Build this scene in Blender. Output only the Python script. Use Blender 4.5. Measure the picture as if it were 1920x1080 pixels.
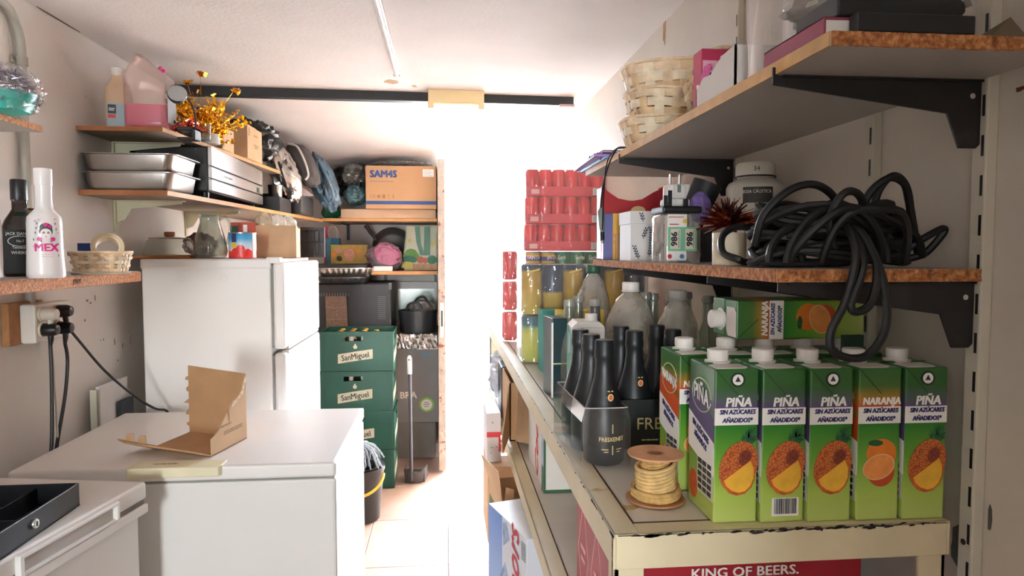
import bpy, bmesh, math, random
from mathutils import Vector, Matrix, Euler, noise
random.seed(7)
for _o in list(bpy.data.objects): bpy.data.objects.remove(_o)
SC = bpy.context.scene
COL = SC.collection
PI = math.pi
# ------------------------------------------------------------------ camera
cam_d = bpy.data.cameras.new('camera'); cam = bpy.data.objects.new('camera', cam_d); COL.objects.link(cam)
cam_d.sensor_width = 36.0; cam_d.lens = 24.0; cam_d.clip_start = 0.02; cam_d.clip_end = 200
yaw = math.atan(125/1280); pit = math.atan(69/math.hypot(1280, 125))
cam.location = (0, 0, 1.4); cam.rotation_euler = (PI/2-pit, 0, -yaw)
SC.camera = cam
# ------------------------------------------------------------------ sky: bright hazy white daylight
W = bpy.data.worlds.new('sky'); SC.world = W; W.use_nodes = True
bg = W.node_tree.nodes['Background']; bg.inputs[0].default_value = (0.81, 0.935, 1.10, 1); bg.inputs[1].default_value = 92.0
def portal(name, loc, rot, sx, sy):
    d = bpy.data.lights.new(name, 'AREA'); d.shape = 'RECTANGLE'; d.size = sx; d.size_y = sy; d.cycles.is_portal = True
    o = bpy.data.objects.new(name, d); COL.objects.link(o); o.location = loc; o.rotation_euler = rot
portal('daylight_portal', (0.33, 5.02, 0.98), (PI/2, 0, PI), 0.64, 1.96)
portal('daylight_portal', (-0.8, -4.25, 1.3), (PI/2, 0, 0), 0.62, 1.3)
SC.view_settings.view_transform = 'Standard'; SC.view_settings.look = 'None'
SC.view_settings.exposure = 0.78; SC.view_settings.gamma = 1.0; SC.view_settings.use_curve_mapping = False
SC.cycles.max_bounces = 14; SC.cycles.diffuse_bounces = 8; SC.cycles.transparent_max_bounces = 24
SC.cycles.transmission_bounces = 12; SC.cycles.sample_clamp_indirect = 12.0
SC.cycles.caustics_reflective = False; SC.cycles.caustics_refractive = False
# ------------------------------------------------------------------ materials
def lin(h):
    h = h.lstrip('#'); c = [int(h[i:i+2], 16)/255 for i in (0, 2, 4)]
    return tuple((x/12.92 if x <= .04045 else ((x+.055)/1.055)**2.4) for x in c)
MATS = {}
def newmat(key):
    m = bpy.data.materials.new(key); m.use_nodes = True; MATS[key] = m
    nt = m.node_tree; b = nt.nodes['Principled BSDF']
    return m, nt, b
def nd(nt, t, **kw):
    n = nt.nodes.new(t)
    for k, v in kw.items(): setattr(n, k, v)
    return n
def mat(key, hexc=None, rough=.5, metal=0, var=.08, vs=9, bump=0, bs=80, coat=0, emis=0, spots=None, spot_t=.66, spot_s=14):
    """procedural paint, card, plastic or metal: colour mottled by noise, optional fine relief and stains"""
    if key in MATS: return MATS[key]
    m, nt, b = newmat(key); c = lin(hexc); L = nt.links
    tc = nd(nt, 'ShaderNodeTexCoord'); n = nd(nt, 'ShaderNodeTexNoise'); n.inputs['Scale'].default_value = vs; n.inputs['Detail'].default_value = 5
    L.new(tc.outputs['Object'], n.inputs['Vector'])
    r = nd(nt, 'ShaderNodeValToRGB'); e = r.color_ramp.elements
    e[0].position = .3; e[1].position = .7
    e[0].color = tuple(max(0, x*(1-var)) for x in c)+(1,); e[1].color = tuple(min(1, x*(1+var)) for x in c)+(1,)
    L.new(n.outputs['Fac'], r.inputs['Fac']); out = r.outputs['Color']
    if spots:
        n2 = nd(nt, 'ShaderNodeTexNoise'); n2.inputs['Scale'].default_value = spot_s; n2.inputs['Detail'].default_value = 8; n2.inputs['Roughness'].default_value = .65
        L.new(tc.outputs['Object'], n2.inputs['Vector'])
        r2 = nd(nt, 'ShaderNodeValToRGB'); r2.color_ramp.elements[0].position = spot_t; r2.color_ramp.elements[1].position = spot_t+.05
        L.new(n2.outputs['Fac'], r2.inputs['Fac'])
        mx = nd(nt, 'ShaderNodeMixRGB'); mx.inputs['Color2'].default_value = lin(spots)+(1,)
        L.new(r2.outputs['Color'], mx.inputs['Fac']); L.new(out, mx.inputs['Color1']); out = mx.outputs['Color']
    L.new(out, b.inputs['Base Color'])
    b.inputs['Roughness'].default_value = rough; b.inputs['Metallic'].default_value = metal
    if coat: b.inputs['Coat Weight'].default_value = coat; b.inputs['Coat Roughness'].default_value = .08
    if emis:
        b.inputs['Emission Color'].default_value = c+(1,); b.inputs['Emission Strength'].default_value = emis
    if bump:
        nb = nd(nt, 'ShaderNodeTexNoise'); nb.inputs['Scale'].default_value = bs; nb.inputs['Detail'].default_value = 4
        L.new(tc.outputs['Object'], nb.inputs['Vector'])
        bp = nd(nt, 'ShaderNodeBump'); bp.inputs['Strength'].default_value = bump; bp.inputs['Distance'].default_value = .004
        L.new(nb.outputs['Fac'], bp.inputs['Height']); L.new(bp.outputs['Normal'], b.inputs['Normal'])
    return m
def ramp_mat(key, stops, axis='Z', lo=0, hi=1, rough=.4, coat=0, var=0):
    """colour bands printed along one object axis"""
    if key in MATS: return MATS[key]
    m, nt, b = newmat(key); L = nt.links
    tc = nd(nt, 'ShaderNodeTexCoord'); sx = nd(nt, 'ShaderNodeSeparateXYZ'); L.new(tc.outputs['Object'], sx.inputs[0])
    mr = nd(nt, 'ShaderNodeMapRange'); mr.inputs['From Min'].default_value = lo; mr.inputs['From Max'].default_value = hi
    L.new(sx.outputs[axis], mr.inputs['Value'])
    r = nd(nt, 'ShaderNodeValToRGB'); els = r.color_ramp.elements
    while len(els) < len(stops): els.new(.5)
    for e, (p, h) in zip(els, stops): e.position = p; e.color = lin(h)+(1,)
    L.new(mr.outputs[0], r.inputs['Fac']); out = r.outputs['Color']
    L.new(out, b.inputs['Base Color']); b.inputs['Roughness'].default_value = rough
    if coat: b.inputs['Coat Weight'].default_value = coat
    return m
def grain_mat(key, c1, c2, c3, scale=60, rough=.8, stretch=(1, 1, 1), bump=.5):
    """chipboard flakes or wood grain"""
    if key in MATS: return MATS[key]
    m, nt, b = newmat(key); L = nt.links
    tc = nd(nt, 'ShaderNodeTexCoord'); mp = nd(nt, 'ShaderNodeMapping'); mp.inputs['Scale'].default_value = stretch
    L.new(tc.outputs['Object'], mp.inputs['Vector'])
    n = nd(nt, 'ShaderNodeTexNoise'); n.inputs['Scale'].default_value = scale; n.inputs['Detail'].default_value = 6; n.inputs['Roughness'].default_value = .7
    L.new(mp.outputs[0], n.inputs['Vector'])
    r = nd(nt, 'ShaderNodeValToRGB'); els = r.color_ramp.elements; els.new(.5)
    for e, p, h in zip(els, (.32, .5, .68), (c1, c2, c3)): e.position = p; e.color = lin(h)+(1,)
    L.new(n.outputs['Fac'], r.inputs['Fac']); L.new(r.outputs['Color'], b.inputs['Base Color']); b.inputs['Roughness'].default_value = rough
    bp = nd(nt, 'ShaderNodeBump'); bp.inputs['Strength'].default_value = bump; bp.inputs['Distance'].default_value = .002
    L.new(n.outputs['Fac'], bp.inputs['Height']); L.new(bp.outputs['Normal'], b.inputs['Normal'])
    return m
def clear_mat(key, tint='#ffffff', haze=.12, gloss=.06, hazec='#e8e4e0', bump=0, bs=30):
    """thin clear plastic or glass: see-through with a fresnel sheen and a little milky scatter"""
    if key in MATS: return MATS[key]
    m, nt, b = newmat(key); L = nt.links; nt.nodes.remove(b)
    o = nt.nodes['Material Output']
    tr = nd(nt, 'ShaderNodeBsdfTransparent'); tr.inputs[0].default_value = lin(tint)+(1,)
    df = nd(nt, 'ShaderNodeBsdfDiffuse'); df.inputs[0].default_value = lin(hazec)+(1,)
    gl = nd(nt, 'ShaderNodeBsdfGlossy'); gl.inputs['Roughness'].default_value = gloss
    lw = nd(nt, 'ShaderNodeLayerWeight'); lw.inputs['Blend'].default_value = .5
    pw = nd(nt, 'ShaderNodeMath', operation='POWER'); pw.inputs[1].default_value = 2.6; L.new(lw.outputs['Facing'], pw.inputs[0])
    fr = nd(nt, 'ShaderNodeMath', operation='MULTIPLY_ADD'); fr.inputs[1].default_value = .75; fr.inputs[2].default_value = .05; L.new(pw.outputs[0], fr.inputs[0])
    tc = nd(nt, 'ShaderNodeTexCoord'); n = nd(nt, 'ShaderNodeTexNoise'); n.inputs['Scale'].default_value = bs
    L.new(tc.outputs['Object'], n.inputs['Vector'])
    if bump:
        bp = nd(nt, 'ShaderNodeBump'); bp.inputs['Strength'].default_value = bump; bp.inputs['Distance'].default_value = .01
        L.new(n.outputs['Fac'], bp.inputs['Height'])
        for q in (gl, lw, df): L.new(bp.outputs['Normal'], q.inputs['Normal'])
    mh = nd(nt, 'ShaderNodeMath', operation='MULTIPLY'); mh.inputs[1].default_value = haze; sm_ = nd(nt, 'ShaderNodeMapRange'); sm_.inputs['To Min'].default_value = .75; sm_.inputs['To Max'].default_value = 1.25; L.new(n.outputs['Fac'], sm_.inputs[0]); L.new(sm_.outputs[0], mh.inputs[0])
    m1 = nd(nt, 'ShaderNodeMixShader'); L.new(mh.outputs[0], m1.inputs[0]); L.new(tr.outputs[0], m1.inputs[1]); L.new(df.outputs[0], m1.inputs[2])
    m2 = nd(nt, 'ShaderNodeMixShader'); L.new(fr.outputs[0], m2.inputs[0]); L.new(m1.outputs[0], m2.inputs[1]); L.new(gl.outputs[0], m2.inputs[2])
    L.new(m2.outputs[0], o.inputs['Surface'])
    return m
# ------------------------------------------------------------------ mesh builder
class MB:
    def __init__(s): s.v = []; s.f = []; s.sm = False
    def add(s, vs, fs):
        k = len(s.v); s.v += [tuple(x) for x in vs]; s.f += [tuple(i+k for i in f) for f in fs]; return s
    def box(s, x0, y0, z0, x1, y1, z1, M=None):
        vs = [Vector(p) for p in ((x0,y0,z0),(x1,y0,z0),(x1,y1,z0),(x0,y1,z0),(x0,y0,z1),(x1,y0,z1),(x1,y1,z1),(x0,y1,z1))]
        if M is not None: vs = [M @ p for p in vs]
        return s.add(vs, [(0,3,2,1),(4,5,6,7),(0,1,5,4),(1,2,6,5),(2,3,7,6),(3,0,4,7)])
    def prism(s, poly, z0, z1, M=None):
        n = len(poly); a = sum(poly[i][0]*poly[(i+1)%n][1]-poly[(i+1)%n][0]*poly[i][1] for i in range(n))
        if a < 0: poly = poly[::-1]
        vs = [Vector((x, y, z0)) for x, y in poly]+[Vector((x, y, z1)) for x, y in poly]
        if M is not None: vs = [M @ p for p in vs]
        return s.add(vs, [tuple(range(n-1, -1, -1)), tuple(range(n, 2*n))]+[(i, (i+1)%n, n+(i+1)%n, n+i) for i in range(n)])
    def lathe(s, prof, n=24, M=None, sq=0, cap=True):
        """profile of (radius, z); sq > 0 squares the section off"""
        vs = []
        for r, z in prof:
            for i in range(n):
                a = 2*PI*i/n; c, d = math.cos(a), math.sin(a)
                k = r if not sq else r/((abs(c)**sq+abs(d)**sq)**(1/sq))
                vs.append(Vector((k*c, k*d, z)))
        if M is not None: vs = [M @ p for p in vs]
        m = len(prof); fs = [(j*n+i, j*n+(i+1)%n, (j+1)*n+(i+1)%n, (j+1)*n+i) for j in range(m-1) for i in range(n)]
        if cap: fs += [tuple(range(n-1, -1, -1)), tuple((m-1)*n+i for i in range(n))]
        s.sm = True; return s.add(vs, fs)
    def tube(s, pts, r, n=8, closed=False, cap=True):
        pts = [Vector(p) for p in pts]; m = len(pts); vs = []; up = None
        for i, p in enumerate(pts):
            a = pts[(i-1) % m] if closed or i else p; b = pts[(i+1) % m] if closed or i < m-1 else p
            t = (b-a).normalized() if (b-a).length > 1e-9 else Vector((0, 0, 1))
            if up is None: up = t.orthogonal().normalized()
            up = (up-t*up.dot(t)); up = up.normalized() if up.length > 1e-6 else t.orthogonal().normalized()
            w = t.cross(up); rr = r[i] if isinstance(r, (list, tuple)) else r
            vs += [p+(up*math.cos(2*PI*k/n)+w*math.sin(2*PI*k/n))*rr for k in range(n)]
        q = m if closed else m-1
        fs = [(j*n+k, j*n+(k+1)%n, ((j+1)%m)*n+(k+1)%n, ((j+1)%m)*n+k) for j in range(q) for k in range(n)]
        if cap and not closed: fs += [tuple(range(n-1, -1, -1)), tuple((m-1)*n+k for k in range(n))]
        s.sm = True; return s.add(vs, fs)
    def build(s, name, m, parent=None, bevel=0, smooth=None, seg=2, kind=None, label=None):
        me = bpy.data.meshes.new(name); me.from_pydata(s.v, [], s.f); me.update()
        if s.sm if smooth is None else smooth:
            me.polygons.foreach_set('use_smooth', [True]*len(me.polygons))
            try: me.set_sharp_from_angle(angle=math.radians(42))
            except Exception: pass
        me.materials.append(m)
        o = bpy.data.objects.new(name, me); COL.objects.link(o)
        if parent: o.parent = parent
        if bevel:
            b = o.modifiers.new('edge', 'BEVEL'); b.width = bevel; b.segments = seg; b.limit_method = 'ANGLE'; b.angle_limit = math.radians(40); b.harden_normals = False
        if kind: o['kind'] = kind
        if label: o['label'] = label
        return o
def tag(o, label, cat, group=None):
    o['label'] = label; o['category'] = cat
    if group: o['group'] = group
    return o
def thing(name, label, cat, loc=(0, 0, 0), rz=0, group=None, rot=None):
    o = bpy.data.objects.new(name, None); COL.objects.link(o); o.empty_display_size = .05
    o.location = loc; o.rotation_euler = rot if rot else (0, 0, rz)
    return tag(o, label, cat, group)
def copy_tree(o, loc=None, rz=None, label=None, rot=None, parent=None, group=None):
    c = o.copy(); COL.objects.link(c); c.parent = parent
    if loc is not None: c.location = loc
    if rz is not None: c.rotation_euler = (0, 0, rz)
    if rot is not None: c.rotation_euler = rot
    if label: c['label'] = label
    if group: c['group'] = group
    for ch in list(o.children): copy_tree(ch, parent=c)
    return c
def T(x=0, y=0, z=0, rx=0, ry=0, rz=0): return Matrix.Translation((x, y, z)) @ Euler((rx, ry, rz)).to_matrix().to_4x4()
def frame(o, u, v):
    u = Vector(u).normalized(); v = Vector(v).normalized(); n = u.cross(v)
    M = Matrix((u, v, n)).transposed().to_4x4(); M.translation = Vector(o); return M
FRONT = lambda x, y, z: frame((x, y, z), (1, 0, 0), (0, 0, 1))          # print that faces -Y
LEFTF = lambda x, y, z: frame((x, y, z), (0, -1, 0), (0, 0, 1))         # print that faces -X
RIGHTF = lambda x, y, z: frame((x, y, z), (0, 1, 0), (0, 0, 1))
def flat(polys, M, name, m, parent, t=.0004):
    b = MB()
    for i, p in enumerate(polys): b.prism(p, 0, t+(i % 7)*.00007, M)
    return b.build(name, m, parent)
def rect(x0, y0, x1, y1): return [(x0, y0), (x1, y0), (x1, y1), (x0, y1)]
def ell(cx, cy, rx, ry, n=20, a0=0, rot=0):
    c, s_ = math.cos(rot), math.sin(rot)
    return [(cx+rx*math.cos(a0+2*PI*i/n)*c-ry*math.sin(a0+2*PI*i/n)*s_, cy+rx*math.cos(a0+2*PI*i/n)*s_+ry*math.sin(a0+2*PI*i/n)*c) for i in range(n)]
def text(t, size, M, m, parent, name='lettering', shear=0, bold=0, wide=1, t_=.0005, bend=0, align='CENTER', res=2):
    """raised flat print; M is the frame of the face, origin at the text's anchor"""
    cu = bpy.data.curves.new('txt', 'FONT'); cu.body = t; cu.size = size; cu.align_x = align; cu.align_y = 'CENTER'
    cu.shear = shear; cu.resolution_u = res; cu.extrude = t_/2
    to = bpy.data.objects.new('txt', cu); COL.objects.link(to)
    dg = bpy.context.evaluated_depsgraph_get(); dg.update()
    me0 = bpy.data.meshes.new_from_object(to.evaluated_get(dg)); bpy.data.objects.remove(to); bpy.data.curves.remove(cu)
    vs = [v.co.copy() for v in me0.vertices]; fs = [tuple(p.vertices) for p in me0.polygons]; bpy.data.meshes.remove(me0)
    B = MB(); zi = 0
    for dx in ((-bold, 0, bold) if bold else (0,)):
        for dy in ((-bold*.6, bold*.6) if bold else (0,)):
            out = []; zi += 1
            for c_ in vs:
                x, y, z = (c_.x+dx)*wide, c_.y+dy, c_.z+t_/2+(zi-1)*.00007
                if bend: a = x/bend; p = Vector((math.sin(a)*(bend+z), y, math.cos(a)*(bend+z)-bend))
                else: p = Vector((x, y, z))
                out.append(M @ p)
            B.add(out, fs)
    return B.build(name, m, parent, smooth=False)
def blob(c, r, seed=0, amp=.25, freq=2.2, nu=40, nv=26, floor=None, ceil=None, ridge=True, power=1.0, lean=(0, 0)):
    """crumpled bag or bundle: a rounded lump folded by ridged noise"""
    b = MB(); vs = []; off = Vector((seed*7.31, seed*3.17, seed*5.77))
    for j in range(nv+1):
        ph = PI*j/nv
        for i in range(nu):
            th = 2*PI*i/nu; d = Vector((math.sin(ph)*math.cos(th), math.sin(ph)*math.sin(th), math.cos(ph)))
            k = 1
            for o_, (fq, am) in enumerate(((freq, amp), (freq*2.3, amp*.5), (freq*5.1, amp*.22))):
                q = noise.noise(d*fq+off+Vector((o_*11, 0, 0)))
                k += am*((.35-abs(q)*1.9) if ridge else q)
            dd = Vector([math.copysign(abs(x)**power, x) for x in d])
            p = Vector((c[0]+dd.x*r[0]*k, c[1]+dd.y*r[1]*k, c[2]+dd.z*r[2]*k))
            p.x += lean[0]*(p.z-c[2]); p.y += lean[1]*(p.z-c[2])
            if floor is not None: p.z = max(p.z, floor)
            if ceil is not None: p.z = min(p.z, ceil)
            vs.append(p)
    fs = [(j*nu+i, (j+1)*nu+i, (j+1)*nu+(i+1)%nu, j*nu+(i+1)%nu) for j in range(nv) for i in range(nu)]
    b.add(vs, fs); b.sm = True; return b
def spline(pts, k=8, closed=False):
    """Catmull-Rom through the points"""
    P_ = [Vector(p) for p in pts]; n = len(P_); out = []
    for i in range(n if closed else n-1):
        g = lambda j: P_[j % n] if closed else P_[min(max(j, 0), n-1)]
        a, b, c, d = g(i-1), g(i), g(i+1), g(i+2)
        for q in range(k):
            t = q/k
            out.append(.5*((2*b)+(c-a)*t+(2*a-5*b+4*c-d)*t*t+(3*b-a-3*c+d)*t**3))
    if not closed: out.append(P_[-1])
    return out
def dashes(rows, M, m, parent, name='small_print', h=.0012):
    """rows of (u0, u1, v): print too small to read"""
    ps = []
    for u0, u1, v in rows:
        u = u0; k = 0
        while u < u1:
            w = (u1-u0)*(.11, .17, .08, .21, .13)[k % 5]; ps.append(rect(u, v-h/2, min(u1, u+w*.8), v+h/2)); u += w; k += 1
    return flat(ps, M, name, m, parent)
def card_box(name, label, cat, loc, size, m, rz=0, bevel=.002, flap=True, group=None, seam=None):
    """closed cardboard carton: body plus the taped flap seam on top"""
    t = thing(name, label, cat, loc, rz, group); x, y, z = size
    MB().box(0, 0, 0, x, y, z).build('body', m, t, bevel=bevel)
    if flap:
        MB().box(.004, y/2-.001, z-.0002, x-.004, y/2+.001, z+.0008).build('flap_seam', mat('seam_dark', '#6b4a30', .9), t)
        MB().box(.0, y/2-.02, z, x, y/2+.02, z+.0005).build('tape', mat('brown_tape', '#b98f5e', .35), t)
    return t
# common materials
M_white = mat('paint_white', '#e9e4df', .55, var=.03, bump=.25, bs=40)
M_blk = mat('black_plastic', '#17171a', .4, var=.15)
M_dark = mat('dark_print', '#22232e', .5, var=.05)
M_wprint = mat('white_print', '#f2efea', .5, var=.02)
M_card = mat('cardboard', '#b48d66', .85, var=.08, vs=14, bump=.15, bs=200)
M_card2 = mat('cardboard_pale', '#c8a682', .85, var=.08, vs=12, bump=.15, bs=200)
M_steel = mat('steel', '#b9b6b2', .28, 1, var=.1, vs=6)
M_edge = grain_mat('chipboard_edge', '#5a3218', '#a8683a', '#d39a62', 130, .85)
M_edge2 = mat('edge_band', '#c39058', .6, var=.1, vs=20)
M_enamel = mat('appliance_enamel', '#e8e6e3', .42, var=.02, vs=4, coat=.08)
M_clear = clear_mat('clear_plastic', haze=.1)
M_glass = clear_mat('clear_glass', '#e6e9e4', haze=.1, gloss=.03)
M_film = clear_mat('shrink_film', haze=.13, gloss=.1, bump=.5, bs=40)
# ================================================================== the setting
M_wall = mat('wall_paint', '#dcd7d2', .75, var=.05, vs=3, bump=.35, bs=30, spots='#a89a90', spot_t=.71, spot_s=9)
M_wallr = mat('wall_paint_grimy', '#cfc6ba', .7, var=.08, vs=2.5, bump=.3, bs=25, spots='#9b8d7c', spot_t=.73, spot_s=6)
M_ceil = mat('ceiling_plaster', '#e8e3e0', .9, var=.03, vs=5, bump=.55, bs=70)
M_grout = mat('grout', '#5f4c42', .9)
fl = MB().box(-1.3, -4.4, -.08, .8, 5.1, -.006).build('floor', M_grout, kind='structure')
M_tile = [mat('floor_tile_%d' % i, c, .55, var=.14, vs=5, bump=.06, bs=25) for i, c in enumerate(('#ad8f80', '#a88a7a', '#b29686'))]
tm = []
for m_ in M_tile:
    m_.node_tree.nodes['Principled BSDF'].inputs['Specular IOR Level'].default_value = .18
    tm.append(MB().box(.0015, .0015, -.006, .3835, .5335, 0))
TW = .385; TL = .535; first = [None]*3
for i in range(-3, 2):
    for j in range(0, 8):
        k = random.randrange(3); x = .007+i*TW; y = .86+j*TL
        x1 = min(x+TW, .69)
        if y+TL > 5.2: continue
        if x1-x < .02: continue
        if x1-x < TW-.01:
            MB().box(.0015, .0015, -.006, x1-x-.001, .5335, 0).build('tile', M_tile[k], fl).location = (x, y, 0); continue
        if first[k] is None:
            o = tm[k].build('tile', M_tile[k], fl, bevel=.0015, seg=1); first[k] = o
        else:
            o = first[k].copy(); COL.objects.link(o)
        o.location = (x, y, 0)
MB().box(-1.3, -4.3, 0, -1.2, 5.1, 2.3).build('wall_left', M_wall, kind='structure')
wr = MB().box(.69, -4.3, 0, .79, 5.1, 2.3).build('wall_right', M_wallr, kind='structure')
wb = MB().box(-1.2, 5.0, 0, .0, 5.1, 2.3).box(.66, 5.0, 0, .69, 5.1, 2.3).build('wall_back', M_wall, kind='structure')
MB().box(-1.2, -4.3, 0, -1.11, -4.2, 2.12).box(-.49, -4.3, 0, .69, -4.2, 2.12).box(-1.11, -4.3, 0, -.49, -4.2, .65).box(-1.11, -4.3, 1.95, -.49, -4.2, 2.12).build('wall_front', M_wall, kind='structure')
wn = MB().box(-1.11, -4.27, .65, -1.08, -4.23, 1.95).box(-.52, -4.27, .65, -.49, -4.23, 1.95).box(-1.08, -4.27, .65, -.52, -4.23, .68).box(-1.08, -4.27, 1.92, -.52, -4.23, 1.95).build('window_1', M_white, kind='structure')
MB().box(-1.08, -4.253, .68, -.52, -4.248, 1.92).build('pane', clear_mat('tinted_pane', '#f0ece5', haze=.02), wn)
MB().box(.01, -.75, 0, .69, -.65, 2.12).build('shade_partition', M_wall, kind='structure')  # unseen partition added behind the camera to keep window light off the right side
c = MB()
c.add([(-1.25, -4.3, 2.12), (.74, -4.3, 2.12), (.74, 3.2, 2.12), (-1.25, 3.2, 2.12), (.74, 5.1, 1.965), (-1.25, 5.1, 1.965),
       (-1.25, -4.3, 2.3), (.74, -4.3, 2.3), (.74, 5.1, 2.3), (-1.25, 5.1, 2.3)],
      [(0, 3, 2, 1), (3, 5, 4, 2), (6, 7, 8, 9), (0, 1, 7, 6), (5, 9, 8, 4)])
cl = c.build('ceiling', M_ceil, kind='structure')
# broken plaster round the beam, flaking corner line
def scrap(cx, cy, rx, ry, M, parent, m, name='paint_flake', seed=1, t=.0012):
    random.seed(seed); p = [(x+random.uniform(-.25, .25)*rx, y+random.uniform(-.25, .25)*ry) for x, y in ell(cx, cy, rx, ry, 13)]
    return flat([p], M, name, m, parent, t)
M_plast = mat('bare_plaster', '#a5805c', .95, var=.25, vs=40)
DOWN = lambda x, y, z: frame((x, y, z), (1, 0, 0), (0, -1, 0))
scrap(0, 0, .035, .03, DOWN(-.225, 2.98, 2.12), cl, M_plast, seed=3)
scrap(0, 0, .012, .02, DOWN(-.13, 3.05, 2.12), cl, M_plast, seed=4)
scrap(0, 0, .012, .05, LEFTF(.69, 2.13, 2.105), wr, M_plast, seed=5)
scrap(0, 0, .004, .12, DOWN(-1.193, 2.3, 2.12), cl, mat('crack_dark', '#6a5a50', .95), seed=16)
M_flake = mat('flaked_grey', '#55554e', .95, var=.3, vs=40)
scrap(0, 0, .02, .028, LEFTF(.69, .835, 1.0), wr, M_flake, seed=6)
scrap(0, 0, .012, .02, LEFTF(.69, .815, .985), wr, M_flake, seed=8)
scrap(0, 0, .003, .018, LEFTF(.69, .79, 1.06), wr, M_flake, seed=9)
scrap(0, 0, .006, .003, LEFTF(.69, .77, 1.595), wr, mat('rust', '#6a3a20', .95), seed=10)
wl = bpy.data.objects['wall_left']
random.seed(12)
M_scuff = mat('wall_scuff', '#9a8c80', .95, var=.3, vs=50)
for y, z, a, b_ in ((2.42, 1.235, .006, .004), (2.47, 1.24, .003, .01), (2.44, 1.225, .007, .003), (2.6, 1.07, .003, .012), (2.66, 1.05, .003, .012), (2.72, 1.06, .002, .02), (2.52, 1.09, .003, .004), (2.62, 1.0, .006, .004),
                    (2.4, 1.17, .004, .004), (2.28, 1.03, .003, .004), (2.68, 1.6-.08, .004, .012), (2.5, 1.09, .002, .002), (1.9, 1.2, .004, .005), (2.45, 1.92, .003, .002)):
    scrap(0, 0, a, b_, RIGHTF(-1.2, y, z), wl, M_scuff, 'scuff_mark', seed=int(y*100))
M_beam = mat('beam_black', '#1c1a1a', .6, var=.2, vs=20, spots='#6a5f58', spot_t=.72)
bm_ = MB(); Mb = T(0, 3.2, 2.12, 0, 0, math.radians(2.2))
bm_.box(-1.25, -.03, -.036, .6, .03, .01, Mb); bm_.box(-1.25, -.035, -.04, .6, -.03, -.0, Mb)
bm_.build('trim_1', M_beam, kind='structure')
# back door leaf, standing open edge-on, and its frame
M_door = mat('door_peeling', '#a89c90', .8, var=.15, vs=20, spots='#7d4a2e', spot_t=.58, spot_s=22, bump=.5, bs=60)
d1 = MB().box(-.046, 4.28, .012, 0, 4.99, 1.97).build('door_1', M_door, bevel=.003, kind='structure')
MB().box(-.034, 4.2785, .86, -.012, 4.281, 1.08).build('lock_plate', mat('lock_plate', '#d8d2c8', .5, .3), d1)
MB().box(-.028, 4.2775, .93, -.018, 4.2795, 1.03).build('latch_hole', M_blk, d1)
for z_ in (.25, 1.0, 1.75): MB().lathe([(.006, -.04), (.006, .04)], 10, T(-.023, 4.995, z_)).build('hinge', M_steel, d1)
MB().box(.62, 4.96, 0, .66, 5.12, 1.96).build('trim_2', mat('frame_paint', '#c9bfb6', .6), bevel=.004, kind='structure')
# outside: pale paving and a white metal gate
gr = MB().box(-14, 5.1, -.06, 14, 30, -.02).build('ground', mat('paving_pale', '#d9d2c8', .6, var=.08, vs=2, bump=.2, bs=15), kind='structure')
M_gate = mat('gate_white', '#cfc9c9', .5, var=.04)
g2 = MB().box(.15, 5.84, .0, .19, 5.88, 1.95).build('door_2', M_gate, kind='structure')
MB().box(.19, 5.845, .02, .75, 5.875, .06).build('bottom_rail', M_gate, g2)
MB().box(.19, 5.845, 1.9, .75, 5.875, 1.95).build('top_rail', M_gate, g2)
MB().box(.75, 5.84, 0, .79, 5.88, 1.95).build('post', M_gate, g2)
for x_ in (.31, .46, .61): MB().box(x_-.006, 5.853, .06, x_+.006, 5.867, 1.9).build('gate_bar', M_gate, g2)
# lamp on the beam, ceiling strip
M_cream = mat('lamp_cream', '#e8cf9d', .5, var=.05)
el = thing('ceiling_lamp', 'cream plastic lamp housing fixed under the black ceiling beam', 'lamp', (.053, 3.1, 2.04), math.radians(2))
MB().box(-.125, 0, .02, .125, .07, .082).build('housing', M_cream, el, bevel=.006)
MB().box(-.125, .0, -.002, -.10, .07, .03).build('end_cap', M_cream, el, bevel=.004)
MB().box(.10, .0, -.002, .125, .07, .03).build('end_cap', M_cream, el, bevel=.004)
MB().lathe([(.016, -.1), (.016, .1)], 16, T(0, .034, .006, 0, PI/2, 0)).build('diffuser', mat('lamp_diffuser', '#f6f2ea', .3, emis=1.2), el)
st = thing('ceiling_strip', 'slim white strip light running along the ceiling towards the beam', 'strip light', (-.19, 1.2, 2.12))
MB().box(-.013, 0, -.012, .013, 1.62, 0).build('channel', mat('strip_white', '#f4f4f6', .35, var=.02), st, bevel=.003)
MB().lathe([(.009, 0), (.009, 1.6)], 12, T(0, .01, -.014, -PI/2, 0, 0)).build('tube', mat('strip_tube', '#fbfbff', .2, var=.01), st)
MB().box(-.0135, 1.612, -.02, .0135, 1.632, 0).build('end_cap', M_white, st, bevel=.002)
bk = MB().box(-.0, 0, 0, .07, .01, .012).build('pipe_stub', mat('rusty_pink', '#b59a92', .7), None)
bk.location = (.53, 3.16, 2.068); tag(bk, 'small pale metal tab hanging from the end of the black beam', 'bracket')
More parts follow.
